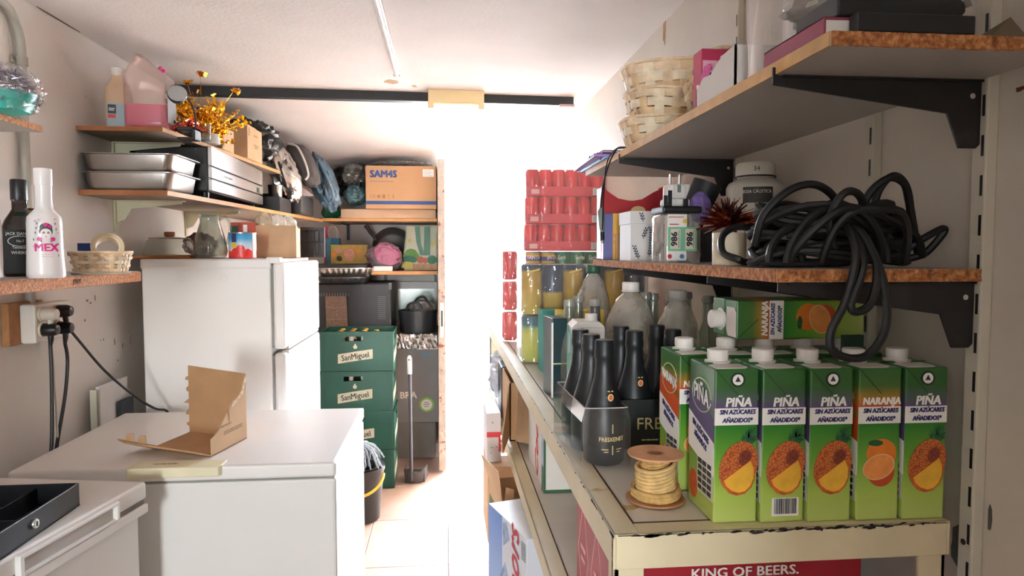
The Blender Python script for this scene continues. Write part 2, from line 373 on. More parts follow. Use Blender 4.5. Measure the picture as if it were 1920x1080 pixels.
# ================================================================== left wall: pipe, sockets, shelves
pp = thing('conduit_pipe', 'grey-green painted pipe running up the left wall to the ceiling', 'pipe', (-1.184, 2.08, 0))
M_pipe = mat('pipe_paint', '#a19c90', .55, var=.12, spots='#7c6a58', spot_t=.68)
MB().tube([(0, 0, 1.25), (0, 0, 1.96)]+[(0, -.075+.075*math.cos(a), 1.96+.11*math.sin(a)) for a in (.3, .6, .9, 1.2, 1.5)]+[(0, -.12, 2.075), (0, -.6, 2.08)], .0115, 12).build('pipe', M_pipe, pp)
for z_ in (1.935, 1.5): MB().lathe([(.0145, -.012), (.0145, .012)], 14, T(0, 0, z_)).box(-.012, -.03, z_-.008, -.008, .02, z_+.008).build('clip', M_pipe, pp)
sk = thing('socket_block', 'white double socket block on a brown wooden backing under the bottle shelf', 'socket', (-1.2, 1.97, 1.14))
MB().box(0, 0, 0, .02, .16, .118).build('backing', mat('backing_wood', '#a4764c', .7, var=.2, vs=30), sk, bevel=.002)
MB().box(.02, .045, .002, .062, .235, .112).build('housing', mat('socket_white', '#dfdcd4', .45), sk, bevel=.006)
for y_ in (.075, .15):
    for z_ in (.083, .038): MB().lathe([(.021, 0), (.021, .006), (.017, .006), (.017, .001)], 20, T(.062, y_, z_, 0, PI/2, 0)).build('socket', mat('socket_cream', '#d8cdb4', .5), sk)
def plug(label, y, z, m, pts, r, angle=0):
    t = thing('power_plug', label, 'plug', (-1.137, y, z))
    MB().lathe([(.017, 0), (.0185, .004), (.0185, .028), (.014, .04), (.006, .044)], 18, T(.001, 0, 0, 0, PI/2, 0)).build('plug_body', m, t)
    MB().tube([(.022, 0, -.012), (.022, angle*.4, -.028), (.02, angle, -.045)], [.008, .0075, .005], 10).build('strain_relief', m, t)
    MB().tube(spline([(.02, angle, -.045)]+pts, 6), r, 8).build('cord', m, t)
M_cordw = mat('cord_white', '#d6cfc2', .5)
plug('white plug in the socket block with a thin white cord hanging down', 2.045, 1.223, M_cordw, [(.02, .012, -.15), (.02, .02, -.4), (.02, .02, -.7)], .0028)
plug('black plug with a long cord slanting across to the fridge', 2.12, 1.225, M_blk, [(.03, .05, -.09), (.05, .17, -.21), (.09, .29, -.32), (.12, .36, -.375), (.14, .415, -.4), (.14, .44, -.47)], .0042, .012)
plug('lower black plug with a straight thick black cord, next to the wooden backing', 2.045, 1.178, M_blk, [(.02, 0, -.15), (.018, -.005, -.3), (.02, -.03, -.45), (.02, -.03, -.7)], .005)
plug('lower black plug with a bowed black cord, below the slanting one', 2.12, 1.175, M_blk, [(.02, .01, -.1), (.02, -.01, -.2), (.02, -.06, -.33), (.02, -.1, -.45), (.02, -.1, -.65)], .005)
# bottle shelf and small shelf above it
M_top = mat('shelf_melamine', '#b9b2a8', .6, var=.08)
ws = thing('wall_shelf', 'thick chipboard shelf with rounded end carrying the bottles', 'shelf', (0, 0, 0))
poly = [(-1.199, .4), (-.9, .4), (-.9, 2.12), (-.907, 2.142), (-.925, 2.152), (-1.199, 2.152)]
MB().prism(poly, 1.311, 1.34).build('board', M_edge, ws, bevel=.002)
MB().prism([(x+.0, y) for x, y in poly[:2]]+[(-.903, .4), (-.903, 2.118), (-.91, 2.138), (-.926, 2.149), (-1.199, 2.149)], 1.3398, 1.3408).build('top_laminate', M_top, ws)
text('DRY', .018, RIGHTF(-.8995, 1.77, 1.325), mat('burnt_mark', '#4a2a14', .9), ws, shear=.1)
for y_ in (.9, 1.6): MB().box(-1.199, y_, 1.19, -1.193, y_+.02, 1.311).box(-1.199, y_, 1.303, -.99, y_+.02, 1.311).build('bracket', mat('bracket_cream', '#c8c3a6', .6), ws)
us = thing('wall_shelf', 'short chipboard shelf high up carrying the cellophane bundle', 'shelf', (0, 0, 0))
MB().box(-1.199, .7, 1.682, -.95, 1.735, 1.696).build('board', M_top, us)
MB().box(-.951, .7, 1.682, -.9495, 1.736, 1.6965).box(-1.199, 1.7345, 1.682, -.95, 1.7365, 1.6965).build('edge_strip', M_edge, us)
MB().box(-1.199, 1.3, 1.55, -1.193, 1.32, 1.682).box(-1.199, 1.3, 1.674, -1.0, 1.32, 1.682).build('bracket', mat('bracket_cream', '#c8c3a6', .6), us)
gb = thing('gift_bundle', 'silver-lilac shredded filler in crinkled cellophane in a turquoise bowl', 'bundle', (-.955, 1.6, 1.697))
bowl = [(.03, 0), (.05, .006), (.062, .03), (.066, .045), (.064, .045), (.058, .03), (.045, .009), (.0, .006)]
MB().lathe(bowl, 28).build('bowl', mat('turquoise', '#35b7a8', .35), gb)
random.seed(5); tb = MB()
for k in range(420):
    a, h = random.uniform(0, 2*PI), random.random(); rr = .064*math.sqrt(max(.03, 1-(max(0, h-.35)/.66)**2))*random.uniform(.75, 1.03); z = .02+.075*h
    p = Vector((rr*math.cos(a), rr*math.sin(a), z)); d = Vector((random.gauss(0, 1), random.gauss(0, 1), random.gauss(0, .6))).normalized()*.011; w = d.cross(Vector((.3, .2, 1))).normalized()*.0016
    tb.add([p-d-w, p-d+w, p+w*1.2+d*.2+Vector((0, 0, .003)), p+d+w, p+d-w], [(0, 1, 2, 3, 4)])
tb.build('shredded_filler', mat('silver_lilac', '#9c8ea0', .3, .75, var=.5, vs=60), gb, kind='stuff', smooth=False)
blob((0, 0, .052), (.078, .078, .056), 3, .22, 3, floor=.004).build('cellophane', clear_mat('cellophane', haze=.07, gloss=.05, bump=1, bs=60), gb)
# ------------------------------------------------------------------ bottles on the left shelf
Zs = 1.3408
mx = thing('liqueur_bottle', 'glossy white liqueur bottle with pink skull drawing', 'bottle', (-.888, 1.62, Zs))
M_mex = mat('bottle_white', '#f0ebea', .2, var=.02, coat=.5)
MB().lathe([(.034, 0), (.0375, .004), (.0375, .012), (.035, .07), (.0345, .12), (.033, .135), (.024, .146), (.0175, .154), (.0165, .17), (.0165, .205)], 32).build('body', M_mex, mx)
MB().lathe([(.0172, .2045), (.0178, .206), (.0178, .240), (.0168, .2425), (.0, .2425)], 24, cap=False).build('cap', mat('cap_white', '#efe9e8', .35), mx)
face = math.atan2(-.888, 1.62)   # labels turn towards the aisle
MX = lambda h: T(0, 0, h) @ Euler((PI/2, 0, 0)).to_matrix().to_4x4()
def labM(r, h, a=0):   # frame on a cylinder of radius r about z, facing -Y turned by a
    return Matrix.Rotation(a, 4, 'Z') @ frame((0, -r, h), (1, 0, 0), (0, 0, 1))
A_ = math.radians(32)
def cyl_flat(polys, r, h, name, m, parent, a=0, t=.0004):
    b = MB(); cut = []
    for p in polys:   # wide panels follow the curve in strips
        if len(p) == 4 and p[0][1] == p[1][1] and p[1][0] == p[2][0] and p[1][0]-p[0][0] > .006:
            k = int((p[1][0]-p[0][0])/.004)+1; x0, w_ = p[0][0], (p[1][0]-p[0][0])/k
            cut += [rect(x0+w_*i, p[0][1], x0+w_*(i+1), p[2][1]) for i in range(k)]
        else: cut.append(p)
    for p in cut:
        n = len(p); M = labM(r, h, a)
        def q(x, y, z): return M @ Vector((math.sin(x/r)*(r+z), y, math.cos(x/r)*(r+z)-r))
        c0 = (sum(x for x, y in p)/n, sum(y for x, y in p)/n)
        vs = [q(x, y, t) for x, y in p]+[q(c0[0], c0[1], t)]+[q((x+c0[0])/2, (y+c0[1])/2, t) for x, y in p]
        fs = [(i, (i+1) % n, n+1+(i+1) % n, n+1+i) for i in range(n)]+[(n+1+i, n+1+(i+1) % n, n) for i in range(n)]
        b.add(vs, fs)
    o = b.build(name, m, parent); return o
M_pink = mat('print_pink', '#e0388a', .4); M_lpink = mat('print_pale_pink', '#e9a9c4', .4); M_grey = mat('print_grey', '#7c8784', .5)
R_ = .0352
cyl_flat([ell(0, .103, .0125, .012), ell(0, .112, .0115, .009)], R_, 0, 'hair_print', mat('print_slate', '#4c5557', .5), mx, A_)
cyl_flat([ell(0, .0985, .0105, .0105)], R_+.0004, 0, 'face_print', M_wprint, mx, A_)
cyl_flat([ell(-.0042, .1, .0026, .0026, 12), ell(.0042, .1, .0026, .0026, 12)], R_+.0009, 0, 'eye_print', mat('print_mauve', '#a57a90', .5), mx, A_)
cyl_flat([ell(0, .0915, .0022, .0009, 10)], R_+.0009, 0, 'mouth_print', M_pink, mx, A_)
cyl_flat([ell(0, .1175, .0045, .0045, 10), ell(.0075, .114, .0035, .0035, 9), ell(-.0125, .086, .005, .0048, 10), ell(.0125, .086, .005, .0048, 10)], R_+.0007, 0, 'rose_print', M_pink, mx, A_)
cyl_flat([ell(x, y, .0025, .0022, 7) for x, y in ((-.02, .04), (-.022, .03), (.022, .035), (.02, .018), (-.018, .018), (-.02, .125), (.018, .13), (0, .04), (-.013, .128), (.024, .1), (-.024, .07), (.022, .06))], R_+.0004, 0, 'petal_print', M_lpink, mx, A_)
cyl_flat([ell(x, y, .0016, .003, 6) for x, y in ((-.018, .11), (-.02, .1), (-.0165, .12), (.018, .12), (.02, .108), (.024, .075), (-.024, .085), (.024, .05), (-.009, .081), (.009, .081))], R_+.0004, 0, 'leaf_print', M_grey, mx, A_)
text('MEX', .0235, labM(R_+.0004, .067, A_), M_pink, mx, bold=.0008, bend=R_)
dashes([(-.014, .014, .053), (-.01, .012, .048)], labM(R_+.0006, 0, A_), M_lpink, mx)
# dark square whiskey bottle
jk = thing('whiskey_bottle', 'square dark whiskey bottle with black label behind the white liqueur bottle', 'bottle', (-1.0, 1.725, Zs), 0)
M_amber = mat('dark_whiskey', '#241008', .08, var=.2, coat=.6)
MB().lathe([(.031, 0), (.0345, .006), (.0345, .118), (.03, .132), (.0195, .15), (.0155, .158), (.0155, .18)], 40, sq=7).build('body', M_amber, jk)
MB().lathe([(.0165, .178), (.0175, .182), (.0175, .225), (.016, .228), (0, .228)], 20, cap=False).build('cap', M_blk, jk)
Mj = Matrix.Rotation(.5, 4, 'Z')
jk.rotation_euler = (0, 0, .5)
flat([rect(-.032, .008, .032, .11)], FRONT(0, -.0349, 0), 'label', mat('label_black', '#111112', .5), jk)
for s_, z_, h_ in (("JACK DANIEL'S", .1, .0095), ('No.7', .083, .0085), ('Tennessee', .068, .0085), ('WHISKEY', .056, .0098)):
    text(s_, h_, FRONT(0, -.0353, z_), M_wprint, jk, wide=.86)
flat([[(x*1.0, y) for x, y in ell(0, .083, .024, .0125, 24)]+[(x, y) for x, y in ell(0, .083, .0228, .0113, 24)[::-1]]], FRONT(0, -.0353, 0), 'label_ring', M_wprint, jk)
cb = thing('rum_bottle', 'clear bottle with coloured label cut off at the picture edge', 'bottle', (-.945, 1.5, Zs))
MB().lathe([(.03, 0), (.035, .006), (.033, .03), (.034, .1), (.034, .115), (.03, .14), (.018, .165), (.014, .175), (.014, .215)], 28).build('body', mat('milky_glass', '#d3d2d0', .12, var=.03, coat=.5), cb)
MB().lathe([(.0152, .213), (.0152, .25), (0, .25)], 18, cap=False).build('cap', M_blk, cb)
cyl_flat([rect(-.016, .05, .02, .115)], .0342, 0, 'label', M_wprint, cb, .7)
cyl_flat([ell(.0, .075, .006, .01, 12)], .0347, 0, 'lemon_print', mat('print_yellow', '#e4c53a', .5), cb, .8)
cyl_flat([ell(-.003, .09, .004, .005, 9)], .0347, 0, 'flower_print', M_pink, cb, .8)
dashes([(-.006, .014, .105)], labM(.0348, 0, .7), M_dark, cb, h=.006)
db = thing('dark_bottle', 'short dark bottle with a gold-rimmed black stopper at the wall', 'bottle', (-1.06, 1.86, Zs))
MB().lathe([(.03, 0), (.033, .005), (.033, .09), (.028, .11), (.014, .125), (.013, .15)], 24).build('body', M_amber, db)
MB().lathe([(.022, .148), (.024, .152), (.024, .168), (0, .17)], 20, cap=False).build('stopper', M_blk, db)
MB().lathe([(.0244, .155), (.0246, .157), (.0244, .163)], 20, cap=False).build('gold_ring', mat('gold', '#c9a04e', .3, 1), db)
# oval basket with tape roll
def woven(name, label, loc, a, b, h, flare, rows, nst, mw, rz=0, lean=None, group=None, seg=48, rim=True, sq=2.6):
    """splint basket: base, upright stakes, one woven ribbon per row and a bound rim"""
    t = thing(name, label, 'basket', loc, rz, group, rot=lean)
    def pt(ang, z, off=0):
        c, s_ = math.cos(ang), math.sin(ang); k = 1/((abs(c)**sq+abs(s_)**sq)**(1/sq)); f = 1+flare*z/h
        return Vector(((a*f+off)*c*k, (b*f+off)*s_*k, z))
    MB().prism([(pt(2*PI*i/28, 0).x*.97, pt(2*PI*i/28, 0).y*.97) for i in range(28)], 0, .003).build('base', mw[1], t)
    for r in range(rows):
        z0, z1 = h*(r+.06)/rows, h*(r+.94)/rows; vs = []; m = nst*4
        for i in range(m):
            an = 2*PI*i/m; o_ = .0032*math.sin(an*nst/2+(PI if r % 2 else 0))
            for z, oo in ((z0, o_), ((z0+z1)/2, o_+.0008), (z1, o_), ((z0+z1)/2, o_-.0012)): vs.append(pt(an, z, oo))
        fs = [(i*4+q, ((i+1) % m)*4+q, ((i+1) % m)*4+(q+1) % 4, i*4+(q+1) % 4) for i in range(m) for q in range(4)]
        B = MB().add(vs, fs); B.sm = True; B.build('weave_strip', mw[r % len(mw)], t)
    for i in range(nst):
        an = 2*PI*(i+.5)/nst; w = .28*2*PI/nst
        vs = []
        for z in [h*q/6 for q in range(7)]:
            for q, (da, oo) in enumerate(((-w, -.0006), (w, -.0006), (w, .0008), (-w, .0008))): vs.append(pt(an+da, z, oo))
        fs = [(j*4+q, j*4+(q+1) % 4, (j+1)*4+(q+1) % 4, (j+1)*4+q) for j in range(6) for q in range(4)]
        MB().add(vs, fs).build('stake', mw[(i+1) % len(mw)], t)
    if rim:
        random.seed(rows*nst)
        MB().tube([pt(2*PI*i/40, h, random.uniform(-.0008, .0012)) for i in range(40)], .0038, 7, closed=True).build('rim', mw[0], t)
    return t
M_wk = [mat('wicker_%d' % i, c_, .65, var=.2, vs=40, bump=.3, bs=120) for i, c_ in enumerate(('#e8cfae', '#dcbf98', '#eedcc0'))]
MB().lathe([(.05, 0), (.066, .002), (.07, .006), (.066, .007), (.05, .004), (0, .003)], 30, T(-.885, 1.86, Zs), cap=False).build('saucer', mat('saucer_cream', '#cfc5b0', .5)) and None
tag(bpy.data.objects['saucer'], 'flat cream saucer under the small oval basket', 'saucer')
woven('oval_basket', 'small pale oval basket holding a tape roll on the bottle shelf', (-.885, 1.86, Zs+.0065), .058, .045, .05, .2, 5, 18, M_wk)
def ring_roll(name, label, loc, rot, ro, ri, w, m1, m2, cat='tape roll'):
    t = thing(name, label, cat, loc, rot=rot)
    MB().lathe([(ri+.003, -w/2), (ro, -w/2), (ro, w/2), (ri+.003, w/2), (ri+.003, -w/2)], 32, cap=False).build('tape', m1, t)
    MB().lathe([(ri, -w/2), (ri+.003, -w/2), (ri+.003, w/2), (ri, w/2), (ri, -w/2)], 32, cap=False).build('core', m2, t)
    return t
ring_roll('tape_roll', 'cream roll of masking tape leaning in the small oval basket', (-.872, 1.868, 1.408), (1.25, 0, .42), .038, .026, .03, mat('tape_cream', '#dcc7a2', .6), mat('core_card', '#e8dcc4', .7))
o = blob((-.86, 1.89, 1.375), (.022, .02, .022), 9, .2).build('green_wrapper', mat('wrapper_green', '#1f3a22', .3, var=.5, vs=40)); tag(o, 'crumpled dark green wrapper inside the masking tape roll', 'wrapper')
o = MB().box(-.016, -.004, 0, .016, .004, .07).build('blue_packet', mat('packet_blue', '#27407f', .4)); o.location = (-.925, 1.862, 1.351); tag(o, 'small dark blue packet standing in the oval basket', 'packet')
# ------------------------------------------------------------------ leaning boards behind the freezer
o = MB().box(-1.172, 2.395, 0, -1.158, 2.60, .945).build('leaning_board', mat('board_white', '#d4d2d0', .5, spots='#6a625c', spot_t=.74), bevel=.002); tag(o, 'white board with screw holes leaning on the left wall behind the freezer', 'board')
o = MB().box(-1.152, 2.5, 0, -1.136, 2.592, .872).build('leaning_board', mat('board_charcoal', '#33363c', .6), bevel=.002); tag(o, 'charcoal grey board standing next to the fridge', 'board')
o = thing('aluminium_rail', 'thin aluminium rail pair standing at the edge of the white board', 'rail', (-1.175, 2.365, 0))
MB().box(0, 0, 0, .02, .008, .94).build('rail', mat('rail_cream', '#b9b6a4', .45, .3), o); MB().box(0, .013, 0, .02, .02, .935).build('rail', mat('rail_cream', '#b9b6a4', .45, .3), o)
# ------------------------------------------------------------------ fridge-freezer
fr = thing('fridge', 'tall white two-door fridge with its doors facing the aisle', 'fridge', (-1.1, 2.6, 0), 0)
MB().box(0, 0, .03, .455, .70, 1.37).build('body', M_enamel, fr, bevel=.006)
MB().box(-.004, -.003, 1.335, .458, .703, 1.372).build('top_cover', M_enamel, fr, bevel=.006)
M_gask = mat('gasket', '#8d8a86', .7)
for z0, z1 in ((.06, 1.02), (1.035, 1.36)):
    MB().box(.455, .008, z0+.01, .463, .692, z1-.01).build('gasket', M_gask, fr)
    d_ = MB().box(.463, 0, z0, .505, .70, z1).build('door', M_enamel, fr, bevel=.012, seg=3)
    MB().box(.482, .05, z1-.012 if z0 < .5 else z0-.004, .5065, .65, z1+.004 if z0 < .5 else z0+.012).build('grip', mat('grip_grey', '#cfcac6', .5), d_)
MB().box(.44, .0, 1.355, .49, .05, 1.378).build('hinge_cover', M_enamel, fr, bevel=.004)
for x_ in (.14, .29): MB().tube([(x_+.012*math.cos(a), -.0005, 1.3+.012*math.sin(a)) for a in [2*PI*i/16 for i in range(16)]], .0008, 5, closed=True).build('stain_ring', mat('ring_stain', '#dedad6', .5), fr)
for x_ in (.05, .43):
    for y_ in (.06, .64): MB().lathe([(.018, 0), (.018, .03)], 12, T(x_-.02 if x_ > .2 else x_, y_, 0)).build('foot', M_blk, fr)
# ------------------------------------------------------------------ chest freezers
f2 = thing('chest_freezer', 'white chest freezer carrying the torn cardboard tray', 'freezer', (-1.09, 1.79, 0))
MB().box(0, .012, .025, .80, .63, .805).build('body', mat('freezer_enamel', '#e3e2df', .35, var=.03, vs=3, coat=.2), f2, bevel=.008)
MB().box(.004, .016, .805, .796, .626, .812).build('gasket', M_gask, f2)
MB().box(-.002, 0, .812, .802, .632, .85).build('lid', M_enamel, f2, bevel=.008, seg=3)
hb = MB().prism([(.0, -.012), (.225, -.012), (.232, .0), (.232, .05), (.0, .06)], .825, .8525, T(.285, 0, 0)).build('handle', mat('handle_yellowed', '#e3dcbb', .45), f2, bevel=.004)
dashes([(.34, .40, .022)], frame((0, 0, .8527), (1, 0, 0), (0, 1, 0)), mat('print_brown', '#6e5b40', .6), f2, h=.004)
for x_ in (.06, .72):
    for y_ in (.06, .56): MB().lathe([(.02, 0), (.02, .027)], 12, T(x_, y_, 0)).build('foot', M_blk, f2)
f1 = thing('chest_freezer', 'white chest freezer in the corner with the black cash tray on its lid', 'freezer', (-.716, 1.688, 0), math.radians(-10))
fpoly = lambda e: [(-e, -e), (-e, -.64+e), (-.355+e, -.64+e), (-.455+e, -e)]
MB().prism(fpoly(.012), .025, .795).build('body', M_enamel, f1, bevel=.01)
MB().prism(fpoly(.005), .795, .808).build('gasket', M_gask, f1)
MB().prism(fpoly(0), .808, .85).build('lid', M_enamel, f1, bevel=.007, seg=3)
MB().box(-.006, -.63, .775, .003, -.0, .797).build('front_trim', M_enamel, f1, bevel=.003)
MB().box(-.002, -.395, .803, .012, -.385, .843).box(-.002, -.125, .803, .012, -.115, .843).box(-.002, -.395, .836, .012, -.115, .845).box(-.002, -.395, .80, .008, -.115, .807).build('handle', M_enamel, f1, bevel=.003)
MB().box(0, -.385, .807, .0012, -.125, .836).build('handle_recess', mat('recess_grey', '#bdb9b4', .6), f1)
for x_ in (-.3, -.06):
    for y_ in (-.58, -.06): MB().lathe([(.02, 0), (.02, .027)], 12, T(x_, y_, 0)).build('foot', M_blk, f1)
# cash tray
ct = thing('cash_tray', 'black steel cash drawer tray with a round lock on the near freezer', 'cash tray', (-.79, 1.535, .851), math.radians(0))
M_bst = mat('black_steel', '#1b1c20', .38, .4, var=.25, vs=12)
w_, l_, h_ = .34, .46, .05
MB().box(-w_, -l_, 0, 0, 0, .003).build('bottom', M_bst, ct)
MB().box(-.004, -l_, 0, 0, 0, h_).box(-w_, -l_, 0, -w_+.004, 0, h_).box(-w_, -.004, 0, 0, 0, h_).box(-w_, -l_, 0, 0, -l_+.004, h_).build('wall', M_bst, ct, bevel=.0015)
for x_ in (-.085, -.17, -.255): MB().box(x_-.0015, -l_+.004, .003, x_+.0015, -.004, .042).build('divider', M_bst, ct)
for y_ in (-.17,): MB().box(-.085, y_, .003, -.004, y_+.003, .035).build('divider', M_bst, ct)
lk = MB().lathe([(.0095, 0), (.0095, .004), (.008, .006), (0, .006)], 20, T(0, -.165, .026, 0, PI/2, 0)).build('lock', mat('chrome', '#d0cfcc', .2, 1), ct)
MB().box(.0055, -.1665, .021, .0068, -.1635, .031).build('keyhole', M_blk, lk)
MB().lathe([(.007, .0032), (.007, .0052), (0, .0052)], 14, T(-.12, -.3, 0), cap=False).build('coin', mat('copper', '#8a5a3a', .4, 1), ct)
# torn cardboard tray on the freezer
tc_ = thing('torn_cardboard_tray', 'opened torn cardboard box standing on the chest freezer', 'cardboard box', (-.625, 1.871, .851))
A = Vector((0, 0, 0)); B_ = Vector((.041, .179, 0)); Cc = Vector((-.148, .262, 0)); D_ = Vector((-.19, .095, 0))
def slab(poly3, th, name, m, nrm, parent):
    n = Vector(nrm).normalized()*th; P0 = [Vector(p) for p in poly3]; k = len(P0)
    return MB().add(P0+[p+n for p in P0], [tuple(range(k)), tuple(range(2*k-1, k-1, -1))]+[(i, k+i, k+(i+1) % k, (i+1) % k) for i in range(k)]).build(name, m, parent)
up = Vector((0, 0, 1))
slab([A, B_, Cc, D_], .003, 'bottom', M_card, (0, 0, 1), tc_)
slab([B_, Cc, Cc+up*.205, B_+up*.192], .004, 'back_panel', M_card, (-.4, -.9, 0), tc_)
e_ = (B_-A)
slab([A, B_, B_+up*.19, A+e_*.93+up*.165, A+e_*.86+up*.135, A+e_*.62+up*.125, A+e_*.52+up*.115, A+e_*.5+up*.06, A+e_*.44+up*.1, A+e_*.2+up*.06, A+up*.048], .003, 'torn_side', M_card2, (-.97, .22, 0), tc_)
slab([A+e_*.93+up*.165, A+e_*.86+up*.135, A+e_*.62+up*.125, A+e_*.54+up*.11, A+e_*.75+up*.13, A+e_*.9+up*.15, B_+up*.187], .0045, 'torn_edge', mat('torn_paper', '#e0cdb2', .95, var=.3, vs=80), (.97, -.22, 0), tc_)
dashes([(.06, .16, .05), (.06, .16, .044), (.03, .1, .068)], frame(A+Vector((.0008, 0, 0)), e_, (0, 0, 1)), mat('faint_print', '#9a8468', .9), tc_, h=.004)
o_ = Vector((-.075, -.03, .012)); fl_ = [A, D_, D_+Vector((-.085, -.015, .03)), D_+Vector((-.06, -.035, .026)), D_+Vector((.01, -.06, .022)), A+Vector((-.06, -.02, .02))]
slab(fl_, .004, 'front_flap', M_card, (0, 0, 1), tc_)
for k in range(5):
    p = Cc+up*(.02+.035*k); slab([p, p+Vector((-.004-.005*((k*7) % 3), -.004, .003)), p+Vector((-.007+.002*(k % 3), -.004, .012)), p+up*(.014+.006*(k % 2))], .003, 'torn_tab', M_card, (-.4, -.9, 0), tc_)
for q in (.25, .7):
    p = D_+Vector((-.085, -.015, .03)).lerp(Vector((.0, -.05, .024)), q); slab([p, p+Vector((.03, -.012, .001)), p+Vector((.025, -.004, .022)), p+Vector((.006, .003, .02))], .003, 'torn_tab', M_card2, (0, 1, 0), tc_)
# ------------------------------------------------------------------ shelves behind, on the left wall
M_rshelf = mat('shelf_brown', '#9c6238', .7, var=.12, vs=20, bump=.2)
M_under = mat('shelf_under', '#8d7b6c', .75, var=.08)
def lshelf(label, z0, z1, yend, xa, xb):
    t = thing('wall_shelf', label, 'shelf', (0, 0, 0))
    MB().prism([(-1.199, 2.385), (xa, 2.385), (xb, yend), (-1.199, yend)], z0, z1).build('board', M_under, t)
    n = Vector((yend-2.385, xa-xb)); n.normalize()
    MB().prism([(xa-.001, 2.384), (xa+.002, 2.384), (xb+.002, yend), (xb-.001, yend)], z0, z1+.0005).build('edge_band', M_edge2, t)
    MB().box(-1.199, 2.383, z0, xa, 2.3855, z1+.0005).build('end_band', M_rshelf, t)
    for y_ in (2.62, 3.3):
        b = MB().box(-1.199, y_, z0-.115, -1.192, y_+.028, z0)
        b.prism([(-1.192, z0), (-.96, z0), (-.965, z0-.012), (-1.14, z0-.03), (-1.165, z0-.07), (-1.192, z0-.08)], y_+.012, y_+.016, Matrix(((1, 0, 0, 0), (0, 0, 1, 0), (0, 1, 0, 0), (0, 0, 0, 1))))
        b.box(-1.192, y_, z0-.004, -.955, y_+.028, z0).build('bracket', mat('bracket_cream', '#c8c3a6', .6), t)
    return t
lshelf('upper brown shelf carrying the pink jug and small boxes', 1.796, 1.81, 3.62, -.93, -.84)
lshelf('long brown shelf carrying steel pans and the steel appliance', 1.586, 1.602, 4.44, -.92, -.775)
Zt, Zm = 1.811, 1.603
# detergent bottle
dt = thing('detergent_bottle', 'beige detergent bottle with blue label against the wall', 'bottle', (-1.115, 2.5, Zt), .25)
MB().lathe([(.036, 0), (.04, .006), (.04, .13), (.034, .15), (.024, .165), (.02, .19)], 32, sq=4).build('body', mat('bottle_beige', '#c9a98c', .4), dt)
MB().lathe([(.021, .188), (.021, .215), (.018, .218), (0, .218)], 20, cap=False).build('cap', mat('cap_pale', '#d9cfc8', .4), dt)
flat([rect(-.03, .01, .03, .09)], FRONT(0, -.0402, 0), 'label', mat('label_blue_grey', '#9aa9b0', .5), dt)
flat([rect(-.027, .055, -.002, .085)], FRONT(0, -.0406, 0), 'logo_patch', M_dark, dt); flat([rect(-.027, .04, -.004, .052)], FRONT(0, -.0406, 0), 'red_patch', mat('print_red', '#c8323a', .5), dt)
dashes([(-.024, -.006, .072), (-.024, -.008, .066)], FRONT(0, -.041, 0), M_wprint, dt, h=.003)
# pink jug
jg = thing('pink_jug', 'big clear plastic jug a third full of pink liquid', 'jug', (-1.015, 2.51, Zt), .1)
M_jug = clear_mat('jug_plastic', '#f6eae6', haze=.26, hazec='#e6d2cc', gloss=.25)
def loft(secs, cap=True):
    b = MB(); vs = []; n = len(secs[0])
    for s_ in secs: vs += s_
    fs = [(j*n+i, j*n+(i+1) % n, (j+1)*n+(i+1) % n, (j+1)*n+i) for j in range(len(secs)-1) for i in range(n)]
    if cap: fs += [tuple(range(n-1, -1, -1)), tuple((len(secs)-1)*n+i for i in range(n))]
    b.add(vs, fs); b.sm = True; return b
def rr(x0, y0, x1, y1, r, z, n=4):
    out = []
    for cx, cy, a0 in ((x1-r, y1-r, 0), (x0+r, y1-r, PI/2), (x0+r, y0+r, PI), (x1-r, y0+r, 1.5*PI)):
        out += [Vector((cx+r*math.cos(a0+PI/2*k/n), cy+r*math.sin(a0+PI/2*k/n), z)) for k in range(n+1)]
    return out
def jug_sec(z, e=0):
    # square body tapering to an off-centre neck
    if z <= .19: k = 0
    else: k = min(1, (z-.19)/.07)
    x0, x1 = -.071+k*.035+e, .068-k*.085-e; y0, y1 = -.06+k*.02+e, .06-k*.03-e
    return rr(x0, y0, x1, y1, min(.022, (x1-x0)/2.2, (y1-y0)/2.2), z)
b0 = [rr(-.062, -.05, .06, .05, .02, 0), jug_sec(.012)]
loft(b0+[jug_sec(z) for z in (.03, .06, .1, .15, .19, .205, .22, .235, .25, .26)]).build('jug_body', M_jug, jg)
loft([rr(-.06, -.047, .057, .047, .02, .002), jug_sec(.014, .002)]+[jug_sec(z, .002) for z in (.03, .06, .088)]).build('pink_liquid', mat('pink_liquid', '#e8207f', .2, var=.03), jg)
MB().lathe([(.014, 0), (.014, .014), (0, .015)], 18, T(.032, .012, .215, 0, .7, 0), cap=False).build('cap', mat('cap_pink', '#d8357f', .4), jg)
flat([rect(-.05, .03, .05, .13)], RIGHTF(.0684, 0, 0), 'label', mat('label_pale_blue', '#c6d3dc', .5), jg)
# clamp lamp
lm = thing('clamp_lamp', 'small black clamp lamp with a grey disc head at the shelf edge', 'lamp', (-.875, 2.47, Zt))
MB().box(-.03, -.03, -.03, .03, .03, -.022).box(-.03, -.03, .0, .03, .03, .012).box(.02, -.03, -.03, .03, .03, .012).build('clamp', M_blk, lm, bevel=.003)
hd = frame((-.028, -.02, .125), (.9, .35, 0), (-.05, .3, .95))
MB().tube(spline([(.022, 0, .01), (.022, -.0, .05), (.012, .005, .09), (-.005, .015, .112)], 6), .003, 8).build('gooseneck', M_blk, lm)
MB().lathe([(.029, 0), (.031, .003), (.031, .012), (.022, .035), (.012, .05), (0, .052)], 26, hd @ Matrix.Rotation(PI, 4, 'X'), cap=False).build('lamp_shade', M_blk, lm)
MB().lathe([(0, .0), (.0295, .0), (.0295, -.001), (0, -.001)], 26, hd @ Matrix.Rotation(PI, 4, 'X'), cap=False).build('lamp_face', mat('lamp_face_grey', '#9c9d9a', .5), lm)
